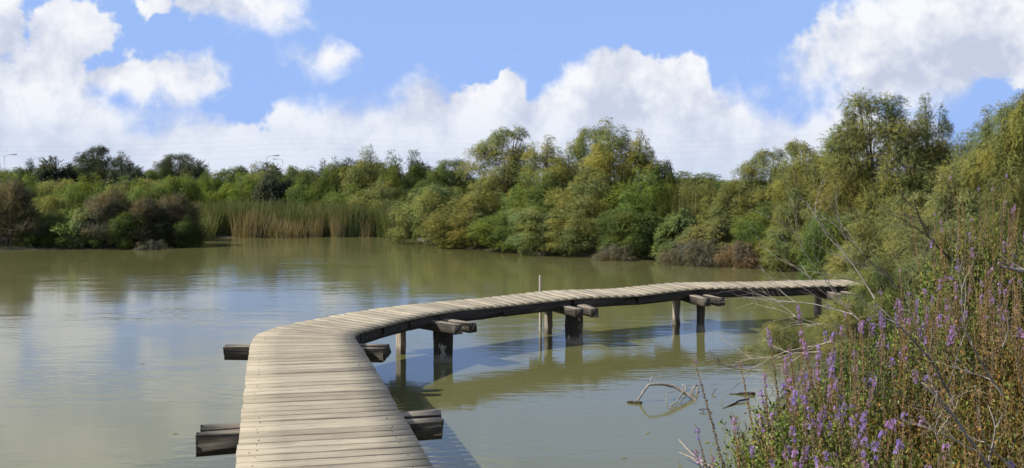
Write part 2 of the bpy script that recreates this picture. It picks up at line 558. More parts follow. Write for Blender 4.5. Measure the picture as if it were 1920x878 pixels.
gx = np.unique(np.concatenate([np.arange(-24, 14.01, 0.3), np.arange(-72, -24, 1.5), np.arange(14, 60, 1.5),
                               [-3000, -1600, -800, -400, -200, -120, -90, 75, 100, 140, 220, 400, 800, 1600, 3000]]))
gy = np.unique(np.concatenate([np.arange(0, 48.01, 0.3), np.arange(-32, 0, 1.0), np.arange(48, 110, 2.0),
                               [-3000, -1500, -700, -300, -120, -60, 130, 160, 220, 320, 500, 900, 1800, 3500]]))
XX, YY = np.meshgrid(gx, gy)
ZZ = ground_z(XX, YY)
nx, ny = len(gx), len(gy)
ii = (np.arange(ny - 1)[:, None] * nx + np.arange(nx - 1)[None]).ravel()
gb = MB()
gb.add(np.stack([XX, YY, ZZ], -1).reshape(-1, 3), np.concatenate([np.stack([ii, ii + 1, ii + nx + 1], 1), np.stack([ii, ii + nx + 1, ii + nx], 1)]))
ground = link('ground', gb.mesh('ground', M_GROUND, True))
ground['kind'] = 'structure'
wb = MB()
wb.add([(-74, -34, 0), (20, -34, 0), (20, 50, 0), (-74, 50, 0)], [(0, 1, 2), (0, 2, 3)])
water = link('water', wb.mesh('water', M_WATER))
water['kind'] = 'structure'

# ------------------------------------------------------------------ boardwalk
PAIRS = [((-0.10, -0.60), (1.00, -0.35)), ((-1.59, 6.13), (-0.50, 6.38)), ((-2.49, 10.06), (-1.41, 10.27)), ((-2.69, 10.98), (-1.60, 11.0)),
         ((-2.78, 11.62), (-1.68, 11.36)), ((-2.62, 12.24), (-1.70, 11.62)), ((-2.38, 12.72), (-1.60, 11.95)), ((-2.10, 13.31), (-1.40, 12.50)),
         ((-1.76, 13.84), (-1.12, 13.14)), ((-1.28, 14.42), (-0.70, 13.78)), ((-0.25, 15.40), (0.10, 14.52)), ((0.50, 15.98), (0.86, 15.02)),
         ((1.70, 16.68), (2.00, 15.80)), ((2.42, 17.10), (2.70, 16.26)), ((3.48, 17.45), (3.62, 16.58)), ((5.0, 17.85), (5.1, 16.98)), ((5.75, 17.95), (5.82, 17.08))]
PL = np.array([p[0] for p in PAIRS])
PR = np.array([p[1] for p in PAIRS])
mid = (PL + PR) / 2
cum = np.concatenate([[0], np.cumsum(np.hypot(*np.diff(mid, axis=0).T))])
ss = np.linspace(0, cum[-1], 900)


def interp_s(P, s):
    return np.stack([np.interp(s, cum, P[:, 0]), np.interp(s, cum, P[:, 1])], -1)


ker = np.hanning(41)
ker /= ker.sum()


def smooth(Q):
    pad = np.concatenate([Q[:1] + (np.arange(-20, 0)[:, None]) * (Q[1] - Q[0]), Q, Q[-1:] + np.arange(1, 21)[:, None] * (Q[-1] - Q[-2])])
    return np.stack([np.convolve(pad[:, i], ker, 'valid') for i in (0, 1)], -1)


SL, SR = smooth(interp_s(PL, ss)), smooth(interp_s(PR, ss))


def deck_dz(x):
    """slight sag between the trestles and hump over them on the far run"""
    return np.interp(x, [-9, -1.2, -0.2, 0.75, 1.7, 2.75, 4.0, 5.2, 8], [0, 0, -0.015, 0.012, -0.02, 0.022, 0.0, 0.0, 0.0])


boardwalk = tag(link('boardwalk', None), 'narrow weathered plank boardwalk on dark wooden posts, bending right across the pond', 'boardwalk')
mid_s = (SL + SR) / 2
cum2 = np.concatenate([[0], np.cumsum(np.hypot(*np.diff(mid_s, axis=0).T))])
pitch = 0.153
ns = int(cum2[-1] / pitch)
TH = 0.032
for i in range(ns):
    s0, s1 = i * pitch, (i + 1) * pitch - R.uniform(0.021, 0.030)
    q = []
    for s in (s0, s1):
        q.append([np.array([np.interp(s, cum2, S[:, 0]), np.interp(s, cum2, S[:, 1])]) for S in (SL, SR)])
    # uneven plank ends
    eL, eR = R.normal(0, 0.003), R.normal(0, 0.003)
    for k_ in (0, 1):
        dv2 = q[k_][1] - q[k_][0]
        dv2 = dv2 / np.hypot(*dv2)
        q[k_][0] = q[k_][0] + dv2 * eL
        q[k_][1] = q[k_][1] + dv2 * eR
    c0 = (q[0][0] + q[0][1] + q[1][0] + q[1][1]) / 4
    ax = (q[0][1] + q[1][1]) - (q[0][0] + q[1][0])
    ang = math.atan2(ax[1], ax[0])
    ca, sa = math.cos(-ang), math.sin(-ang)
    loc = lambda p: np.array([(p[0] - c0[0]) * ca - (p[1] - c0[1]) * sa, (p[0] - c0[0]) * sa + (p[1] - c0[1]) * ca])
    A, B, C_, D_ = loc(q[0][0]), loc(q[0][1]), loc(q[1][1]), loc(q[1][0])
    mbp = MB()
    nseg = 5
    bow = R.normal(0, 0.0012)
    dz = R.normal(0, 0.0008)
    cup = R.normal(0, 0.0010)
    ch = 0.0025
    ringv = []
    for j in range(nseg):
        t = j / (nseg - 1)
        f_, b2 = A + (B - A) * t, D_ + (C_ - D_) * t
        wv = b2 - f_
        wv /= np.hypot(*wv)
        zz_ = dz + bow * (1 - (2 * t - 1) ** 2) * 2
        jf, jb = R.normal(0, 0.0012), R.normal(0, 0.0012)
        f2, b3 = f_ + wv * jf, b2 + wv * jb
        mC = (f2 + b3) / 2
        for (pt, z) in ((f2, -TH), (f2, zz_ - ch), (f2 + wv * ch, zz_), (mC, zz_ + cup), (b3 - wv * ch, zz_), (b3, zz_ - ch), (b3, -TH)):
            ringv.append((pt[0], pt[1], z))
    tr_ = []
    mring = 7
    for j in range(nseg - 1):
        for k_ in range(mring):
            a0_, a1_ = j * mring + k_, j * mring + (k_ + 1) % mring
            b0_, b1_ = a0_ + mring, a1_ + mring
            tr_ += [(a0_, b0_, b1_), (a0_, b1_, a1_)]
    for e, flip in ((0, 0), ((nseg - 1) * mring, 1)):
        for k_ in range(1, mring - 1):
            tr_.append((e, e + k_, e + k_ + 1) if not flip else (e, e + k_ + 1, e + k_))
    mbp.add(ringv, tr_, 0)
    for t, off in ((0.10, 0.3), (0.105, 0.72), (0.9, 0.3), (0.895, 0.7)):
        if R.uniform() < 0.5:
            continue
        t += R.normal(0, 0.012)
        f_, b2 = A + (B - A) * t, D_ + (C_ - D_) * t
        pc = f_ + (b2 - f_) * (off + R.normal(0, 0.04))
        hx = [(pc[0] + 0.0036 * math.cos(a), pc[1] + 0.0036 * math.sin(a), 0.0015 + dz + abs(bow) + abs(cup)) for a in np.arange(6) * math.pi / 3]
        lw = [(v[0], v[1], -0.004) for v in hx]
        mbp.add(hx + lw, [(0, j, j + 1) for j in range(1, 5)] + [t3 for j in range(6) for t3 in ((j, (j + 1) % 6, 6 + (j + 1) % 6), (j, 6 + (j + 1) % 6, 6 + j))], 1)
    o = link('plank', mbp.mesh('plank', [M_PLANK, M_NAIL]), boardwalk, (c0[0], c0[1], DECK + float(deck_dz(c0[0]))), ang)
    o.rotation_euler[0] = R.normal(0, 0.002)


def timber(name, p0, p1, w, h, m, parent, z_top, rag=0.006, seg=5, along=0):
    """a rough hewn beam from p0 to p1 (ground points), its top at z_top (one value or one per end), with eased edges and split ends"""
    p0, p1 = np.array(p0, float), np.array(p1, float)
    L_ = np.hypot(*(p1 - p0))
    ang = math.atan2(p1[1] - p0[1], p1[0] - p0[0])
    za, zb = z_top if isinstance(z_top, tuple) else (z_top, z_top)
    mb_ = MB()
    prof = [(-.5, -.5), (-.5, -.12), (-.5, .44), (-.44, .5), (.0, .5), (.44, .5), (.5, .44), (.5, -.12), (.5, -.5)]
    vs = []
    for j in range(seg):
        t = j / (seg - 1)
        e = 0.012 if j in (0, seg - 1) else 0.0
        for (a, b) in prof:
            vs.append((-L_ / 2 + L_ * t + (R.normal(0, e) if e else 0), a * w + R.normal(0, rag), (b - .5) * h + (zb - za) * (t - 0.5) + R.normal(0, rag)))
    k_ = len(prof)
    tr2 = []
    for j in range(seg - 1):
        for q_ in range(k_):
            a0_, a1_ = j * k_ + q_, j * k_ + (q_ + 1) % k_
            tr2 += [(a0_, a1_ + k_, a0_ + k_), (a0_, a1_, a1_ + k_)]
    for e in (0, (seg - 1) * k_):
        for q_ in range(1, k_ - 1):
            tr2.append((e, e + q_, e + q_ + 1))
    mb_.add(vs, tr2)
    c = (p0 + p1) / 2
    return link(name, mb_.mesh(name, m), parent, (c[0], c[1], (za + zb) / 2), ang)


def pile(x, y, wx, wy, z1, m, rot, parent, z0=-0.9):
    mb_ = MB()
    prof = [(-.5, -.42), (-.42, -.5), (0.0, -.5), (.42, -.5), (.5, -.42), (.5, .0), (.5, .42), (.42, .5), (-.42, .5), (-.5, .42), (-.5, 0)]
    vs = []
    for j, z in enumerate((z0, -0.1, 0.02, 0.12, 0.25, 0.4, z1)):
        sc = 1.0 + 0.03 * math.sin(j * 1.7)
        for a, b in prof:
            vs.append((a * wx * sc + R.normal(0, 0.004), b * wy * sc + R.normal(0, 0.004), z - z0))
    k_ = len(prof)
    tr2 = []
    for j in range(6):
        for q_ in range(k_):
            a0_, a1_ = j * k_ + q_, j * k_ + (q_ + 1) % k_
            tr2 += [(a0_, a1_, a1_ + k_), (a0_, a1_ + k_, a0_ + k_)]
    for q_ in range(1, k_ - 1):
        tr2.append((6 * k_, 6 * k_ + q_, 6 * k_ + q_ + 1))
    mb_.add(vs, tr2)
    o = link('pile', mb_.mesh('pile', m), parent, (x, y, z0), rot)
    o.rotation_euler[0] = R.normal(0, 0.01)
    o.rotation_euler[1] = R.normal(0, 0.01)
    return o


# stringers under both edges, one length from trestle to trestle
def edge_at(S, s, inset):
    L_ = np.array([np.interp(s, cum2, SL[:, 0]), np.interp(s, cum2, SL[:, 1])])
    R_ = np.array([np.interp(s, cum2, SR[:, 0]), np.interp(s, cum2, SR[:, 1])])
    u_ = (R_ - L_) / np.hypot(*(R_ - L_))
    return L_ + u_ * inset if S == 'L' else R_ - u_ * inset


def s_near(x, y):
    return cum2[np.argmin(np.hypot(mid_s[:, 0] - x, mid_s[:, 1] - y))]


BENTS = [s_near(-0.95, 5.0) - 1.8, s_near(-1.34, 7.75), s_near(-2.20, 11.45), s_near(-1.14, 13.75), s_near(0.70, 15.45), s_near(2.72, 16.75), s_near(5.12, 17.43)]
stops = [0.05] + BENTS + [cum2[-1] - 0.05]
zs = DECK - TH - 0.002
for S in 'LR':
    for a, b in zip(stops[:-1], stops[1:]):
        nsub = 4 if (a == BENTS[2] or a == BENTS[1]) else 2
        for k_ in range(nsub):
            a2, b2 = a + (b - a) * k_ / nsub, a + (b - a) * (k_ + 1) / nsub
            e0, e1 = edge_at(S, a2, 0.075), edge_at(S, b2, 0.075)
            dd = (e1 - e0) / np.hypot(*(e1 - e0)) * 0.01
            timber('stringer', e0 + dd, e1 - dd, 0.085, 0.125, M_TIMBER, boardwalk, (zs + float(deck_dz(e0[0])), zs + float(deck_dz(e1[0]))), rag=0.0025, seg=4)

for k_, s in enumerate(BENTS):
    Lp, Rp = edge_at('L', s, 0.0), edge_at('R', s, 0.0)
    u_ = (Rp - Lp) / np.hypot(*(Rp - Lp))
    if k_ == 1:
        u_ = np.array([0.962, 0.274])
    if k_ == 2:
        u_ = np.array([0.995, -0.10])
    v_ = np.array([-u_[1], u_[0]])
    c = (Lp + Rp) / 2
    half = {0: 0.95, 1: 0.86, 2: 0.85}.get(k_, 0.84)
    sft = {3: 0.10, 4: 0.10, 5: 0.07}.get(k_, 0.0)
    ztop = DECK - 0.105 + float(deck_dz(c[0]))
    gap = {1: 0.115, 2: 0.12}.get(k_, 0.115)
    for sgn in (-1, 1):
        cc = c + v_ * sgn * gap + u_ * (sft + (0.03 if sgn > 0 else 0.0))
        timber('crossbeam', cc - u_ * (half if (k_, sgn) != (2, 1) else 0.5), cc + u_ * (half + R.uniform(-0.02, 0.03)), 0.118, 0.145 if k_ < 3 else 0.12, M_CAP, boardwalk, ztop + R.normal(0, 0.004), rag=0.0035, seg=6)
    rot = math.atan2(u_[1], u_[0])
    hw = np.hypot(*(Rp - Lp)) / 2
    big_ = k_ in (3, 4)
    pr = c + u_ * (hw + 0.04)
    pl = c - u_ * (hw - 0.07)
    pile(pr[0], pr[1], 0.13 if not big_ else 0.24, 0.085 if not big_ else 0.09, DECK - TH - 0.125 if big_ else DECK - 0.12, M_PILE, rot + (0.75 if big_ else 0.0), boardwalk)
    pile(pl[0], pl[1], 0.115, 0.085, DECK - 0.12, M_PILE2, rot, boardwalk)

sb = MB()
sb.tube([(0, 0, 0), (0.004, 0.002, 0.7), (0.0, 0.0, 1.33), (0.0, 0.0, 1.345)], [0.021, 0.021, 0.019, 0.012], 8)
tag(link('stake', sb.mesh('stake', M_PALE), None, (0.43, 16.30, -0.5)), 'thin pale stake standing just behind the far edge of the boardwalk', 'stake')

# ------------------------------------------------------------------ plant kits (shared meshes)
def feather(nb=18, spread=0.85, bl=0.34, bw=0.046, seed=0):
    """one feathery twig of unit length along X: thin tapering blades round a fine axis"""
    r = np.random.default_rng(seed)
    v, t = [], []
    v += [(0, -0.008, 0), (0, 0.008, 0), (1, 0, 0)]
    t += [(0, 1, 2)]
    for i in range(nb):
        x = 0.06 + 0.90 * (i + r.uniform(0, 1)) / nb
        a = i * 2.4 + r.uniform(-.5, .5)
        l = bl * (1.05 - 0.6 * x) * r.uniform(0.7, 1.2)
        di = np.array([math.cos(spread + r.uniform(-.2, .3)), 0, 0])
        si = math.sqrt(1 - di[0] ** 2)
        di[1], di[2] = si * math.cos(a), si * math.sin(a)
        pe = np.cross(di, r.normal(size=3))
        pe /= np.linalg.norm(pe)
        b = np.array([x, 0, 0])
        k_ = len(v)
        v += [b - pe * bw * .5, b + pe * bw * .5, b + di * l]
        t += [(k_, k_ + 1, k_ + 2)]
    return np.array(v, np.float32), np.array(t, np.int32)


def leafspray(nl=9, ll=0.30, lw=0.15, seed=0):
    """a short twig of unit length along X with oval leaves (each a folded diamond)"""
    r = np.random.default_rng(seed)
    v, t = [(0, -0.012, 0), (0, 0.012, 0), (1, 0, 0)], [(0, 1, 2)]
    for i in range(nl):
        x = 0.15 + 0.85 * i / (nl - 1)
        a = i * 2.4 + r.uniform(-.5, .5)
        di = np.array([0.55, math.cos(a) * .83, math.sin(a) * .83])
        pe = np.cross(di, r.normal(size=3))
        pe /= np.linalg.norm(pe)
        nn = np.cross(di, pe)
        l = ll * r.uniform(.7, 1.2)
        b = np.array([x, 0, 0])
        k_ = len(v)
        v += [b, b + di * l * .45 + pe * lw * .5 + nn * .03, b + di * l, b + di * l * .45 - pe * lw * .5 + nn * .03]
        t += [(k_, k_ + 1, k_ + 2), (k_, k_ + 2, k_ + 3)]
    return np.array(v, np.float32), np.array(t, np.int32)


FEATHERS = [feather(seed=i) for i in range(3)]
FINE = [feather(26, 0.52, 0.24, 0.017, seed=20 + i) for i in range(3)]
SPRAYS = [leafspray(seed=i) for i in range(3)]
TWIGS = [feather(12, 0.45, 0.42, 0.018, seed=40 + i) for i in range(2)]


PER = 2.45


def tree_kit(seed, H, W, nlobe, per, tmpl, size, prof, limbs=7, m_fol=None, droop=0.35, up=0.5, lobe_r=(0.32, 0.56), fill=0.35, axis_bias=0.6,
             spires=0, sub=9, sides=4, trunk_r=0.024):
    """returns (crown mesh, trunk mesh, height, half width); the base is at z = 0"""
    r = np.random.default_rng(seed)
    cen, rad, big_c = [], [], []
    nbig = max(8, nlobe // 2)
    for i in range(nbig):
        h = (i + r.uniform(0, 1)) / nbig
        rm = prof(h) * W
        a = i * 2.39996 + r.uniform(-.6, .6)
        q = rm * (r.uniform(0.15, 1.0) ** 0.5) * r.uniform(0.72, 1.12)
        c = np.array((q * math.cos(a), q * math.sin(a), h * H * 0.93 + 0.05))
        rb = r.uniform(*lobe_r) * (0.8 if h > 0.75 else 1.0)
        big_c.append(c)
        for j in range(sub):
            u_ = r.normal(size=3)
            u_ /= np.linalg.norm(u_)
            u_[2] = u_[2] * 0.85 + 0.1
            cen.append(c + u_ * rb * r.uniform(0.45, 1.1))
            rad.append(r.uniform(0.15, 0.32) * rb / 0.44)
    for i in range(spires):
        b_c = big_c[-1 - (i % (nbig // 2))]
        for k_ in range(3):
            cen.append(b_c + np.array([r.normal(0, .08), r.normal(0, .08), lobe_r[1] * (0.55 + 0.28 * k_) * r.uniform(.8, 1.1)]))
            rad.append(r.uniform(0.12, 0.22))
    cen, rad = np.array(cen), np.array(rad)
    mb_ = MB()
    pos, dirs, sz, tin, nrs = [], [], [], [], []
    mass = np.array([0, 0, H * 0.35])
    for c, q in zip(cen, rad):
        n = int(PER * per * (q / 0.4) ** 2) + 4
        u_ = unit(r.normal(size=(n, 3)))
        outw = unit(np.array([c[0], c[1], 0.0]) + 1e-6)
        keep = (u_ @ (outw * axis_bias + np.array([0, 0, up]))) > r.uniform(-0.8, 0.5, n)
        u_ = u_[keep]
        n = len(u_)
        sh = np.where(r.uniform(size=n) < fill, r.uniform(0.2, 0.9, n), r.uniform(0.85, 1.12, n))
        p = c + u_ * (q * sh)[:, None] * np.array([1.0, 1.0, 0.85])
        d_ = unit(u_ * 0.8 + outw * 0.25 + np.array([0, 0, up * 0.8]) + r.normal(0, 0.5, (n, 3)))
        nrs.append(unit(u_ * 0.8 + unit(c - mass) * 0.35 + np.array([0, 0, 0.25]) + r.normal(0, 0.38, (n, 3))))
        pos.append(p)
        dirs.append(d_)
        sz.append(size * r.uniform(0.6, 1.25, n))
        lt = r.uniform(0, 0.6)
        tin.append(np.clip(lt * 0.55 + r.uniform(0, 0.62, n), 0, 1))
    pos, dirs, sz, tin, nrs = [np.concatenate(x_) for x_ in (pos, dirs, sz, tin, nrs)]
    ok = pos[:, 2] > 0.02
    pos, dirs, sz, tin, nrs = pos[ok], dirs[ok], sz[ok], tin[ok], nrs[ok]
    which = r.integers(0, len(tmpl), len(pos))
    for k_, (tv, tt) in enumerate(tmpl):
        s_ = which == k_
        mb_.scatter(tv, tt, pos[s_].astype(np.float32), frames(dirs[s_], r.uniform(0, 6.28, s_.sum())).astype(np.float32), sz[s_][:, None], 0, tin[s_],
                    bend=sz[s_] * droop * r.uniform(0.4, 1.5, s_.sum()), nrm=nrs[s_])
    crown = mb_.mesh('crown', m_fol or M_FOL, leafy=True)
    tb = MB()
    order = np.argsort(-cen[:, 2])
    pick = list(order[:limbs // 2]) + list(r.choice(len(cen), limbs - limbs // 2, replace=False))
    for i in pick:
        c = cen[i]
        b0 = np.array([r.normal(0, .10), r.normal(0, .10), -0.25])
        m_ = np.array([c[0] * .25 + r.normal(0, .12), c[1] * .25 + r.normal(0, .12), c[2] * .55])
        rr_ = trunk_r * (0.6 + 0.6 * c[2] / H)
        cv = curve3(b0, m_, c, 7) + np.concatenate([np.zeros((1, 3)), r.normal(0, 0.025, (5, 3)), np.zeros((1, 3))])
        tb.tube(cv, np.linspace(rr_, rr_ * 0.18, 7), sides + 1, cap=False)
        for j in range(3):
            st = cv[3 + j]
            en = c + unit(r.normal(size=3)) * rad[i] * 0.9 
            tb.tube(curve3(st, (st + en) / 2 + r.normal(0, .06, 3), en, 5), np.linspace(rr_ * .4, rr_ * .08, 5), 3, cap=False)
    trunk = tb.mesh('trunk', M_BARK, True)
    hw = np.percentile(np.abs(pos[:, 0]), 97)
    return crown, trunk, np.percentile(pos[:, 2], 99.3), hw


dome = lambda h: math.sqrt(max(0.02, 1 - max(0, (h - 0.25) / 0.80) ** 2)) * (0.85 + 0.6 * min(h, .25))
tall = lambda h: (0.62 + 0.7 * min(h, .55)) * math.sqrt(max(0.02, 1 - max(0, (h - 0.40) / 0.62) ** 2))
low = lambda h: math.sqrt(max(0.05, 1 - h * h * 0.9))
KIT = {
    'tamA': tree_kit(1, 2.1, 1.15, 46, 120, FEATHERS, 0.168, dome, spires=2),
    'tamB': tree_kit(2, 2.3, 1.05, 44, 120, FEATHERS, 0.176, dome, droop=0.6, up=0.35, spires=0),
    'tamC': tree_kit(3, 1.9, 1.2, 46, 115, FEATHERS, 0.168, dome, droop=0.3, up=0.6, spires=2),
    'tallA': tree_kit(4, 4.0, 1.0, 46, 140, FEATHERS, 0.176, tall, up=0.6, droop=0.4, spires=3, lobe_r=(0.34, 0.56), limbs=8),
    'tallB': tree_kit(5, 4.2, 1.1, 50, 140, FEATHERS, 0.168, tall, up=0.45, droop=0.5, spires=0, lobe_r=(0.34, 0.56), limbs=9, fill=0.5),
    'nearA': tree_kit(6, 2.4, 1.1, 48, 190, FINE, 0.21, dome, up=0.75, droop=0.45, spires=5, lobe_r=(0.22, 0.42), limbs=12),
    'nearB': tree_kit(7, 2.2, 1.2, 44, 190, FINE, 0.22, dome, up=0.5, droop=0.6, spires=5, lobe_r=(0.22, 0.44), limbs=12),
    'leafA': tree_kit(8, 1.9, 1.1, 42, 110, SPRAYS, 0.24, dome, m_fol=M_LEAF, droop=0.2, spires=4),
    'bramble': tree_kit(10, 1.6, 1.4, 44, 130, SPRAYS, 0.20, low, m_fol=M_LEAF, droop=0.3, lobe_r=(0.22, 0.4)),
    'dryA': tree_kit(12, 1.7, 1.0, 40, 150, TWIGS, 0.34, low, m_fol=M_DRY, droop=0.1, up=0.9, limbs=14, trunk_r=0.02, lobe_r=(0.2, 0.36), spires=8),
    'dryB': tree_kit(13, 1.2, 1.3, 40, 150, TWIGS, 0.32, low, m_fol=M_DRY, droop=0.5, up=0.2, limbs=14, trunk_r=0.02, lobe_r=(0.2, 0.36)),
}


def reed_kit(seed, n, H, rad, w, lean, tmin=0.0, tmax=0.7, plume=0):
    r = np.random.default_rng(seed)
    mb_ = MB()
    tv, tt = [], []
    for i, x in enumerate((0, 0.25, 0.5, 0.75)):
        wd = (0.5, 0.5, 0.42, 0.28)[i]
        tv += [(x, -wd, 0), (x, wd, 0)]
    tv.append((1, 0, 0))
    for i in range(3):
        tt += [(2 * i, 2 * i + 1, 2 * i + 3), (2 * i, 2 * i + 3, 2 * i + 2)]
    tt.append((6, 7, 8))
    tv, tt = np.array(tv, np.float32), np.array(tt, np.int32)
    a, q = r.uniform(0, 6.283, n), rad * np.sqrt(r.uniform(0, 1, n))
    pos = np.stack([q * np.cos(a), q * np.sin(a), np.full(n, -0.05)], 1)
    d_ = unit(np.stack([r.normal(0, lean, n), r.normal(0, lean, n), np.ones(n)], 1) + 0.25 * lean * pos / rad)
    hh = H * r.uniform(0.55, 1.05, n)
    sc = np.stack([hh, np.full(n, w) * r.uniform(.7, 1.3, n), np.ones(n)], 1)
    sv = tv[None] * sc[:, None, :]
    rot = frames(d_, r.uniform(0, 6.28, n))
    # tips nod sideways
    nod = r.normal(0, 0.10, (n, 2)) * hh[:, None]
    wv = np.einsum('nij,nkj->nki', rot, sv) + pos[:, None]
    wv[:, :, :2] += nod[:, None] * (tv[None, :, 0:1] ** 3)
    wv[:, :, 2] -= (np.linalg.norm(nod, axis=1) * 0.4)[:, None] * tv[None, :, 0] ** 3
    ti = np.repeat(r.uniform(tmin, tmax, n), len(tv))
    mb_.add(wv.reshape(-1, 3), (tt[None] + (np.arange(n) * len(tv))[:, None, None]).reshape(-1, 3), 0, ti)
    if plume:
        fv, ft = TWIGS[0]
        pk = r.choice(n, plume, replace=False)
        tips = wv[pk, 8]
        mb_.scatter(fv, ft, tips.astype(np.float32), frames(unit(d_[pk] + r.normal(0, .25, (plume, 3))), r.uniform(0, 6, plume)).astype(np.float32),
                    np.full((plume, 1), 0.30, np.float32), 0, np.full(plume, 0.95), bend=np.full(plume, 0.12))
    return mb_.mesh('blades', M_REED)


REED = {'green': reed_kit(1, 420, 1.5, 0.62, 0.020, 0.10), 'green2': reed_kit(2, 420, 1.6, 0.66, 0.020, 0.15, 0.1, 0.95),
        'straw': reed_kit(3, 300, 1.45, 0.75, 0.020, 0.22, 0.72, 1.0), 'tall': reed_kit(4, 110, 2.3, 1.1, 0.026, 0.12, 0.2, 0.9, plume=18)}


def px(x, Y):
    return (x - 960) * Y / F


rz = np.random.default_rng(77)


def tree(name, kit, x, ytop, hw, Y, color, label, cat, group=None, z0=None, depth=1.0, sink=0.0):
    crown, trunk, H, W = KIT[kit]
    X = px(x, Y)
    gz = float(ground_z(X, Y)) if z0 is None else z0
    ztop = EYE + (HOR - ytop) * Y / F
    h = ztop - gz
    w = hw * Y / F
    root = link(name, None, None, (X, Y, gz), rz.uniform(0, 6.283))
    # the foliage's spread follows the asked-for width and height
    sc = (w / W, w / W * depth, h / H)
    c = link('crown', crown, root)
    c.scale = sc
    c.color = (*color, 1)
    t = link('trunk', trunk, root)
    t.scale = sc
    tag(root, label, cat, group)
    return root


OLIVE = (0.256, 0.262, 0.092)
GRN = (0.164, 0.211, 0.059)
BRIGHT = (0.188, 0.245, 0.058)
GREY = (0.221, 0.254, 0.096)
YEL = (0.294, 0.290, 0.088)
BRN = (0.240, 0.230, 0.077)
DARK = (0.055, 0.068, 0.034)
MIDD = (0.128, 0.161, 0.050)
PALE = (0.311, 0.319, 0.130)
TAUPE = (0.165, 0.148, 0.100)
STRAW = (0.22, 0.165, 0.105)

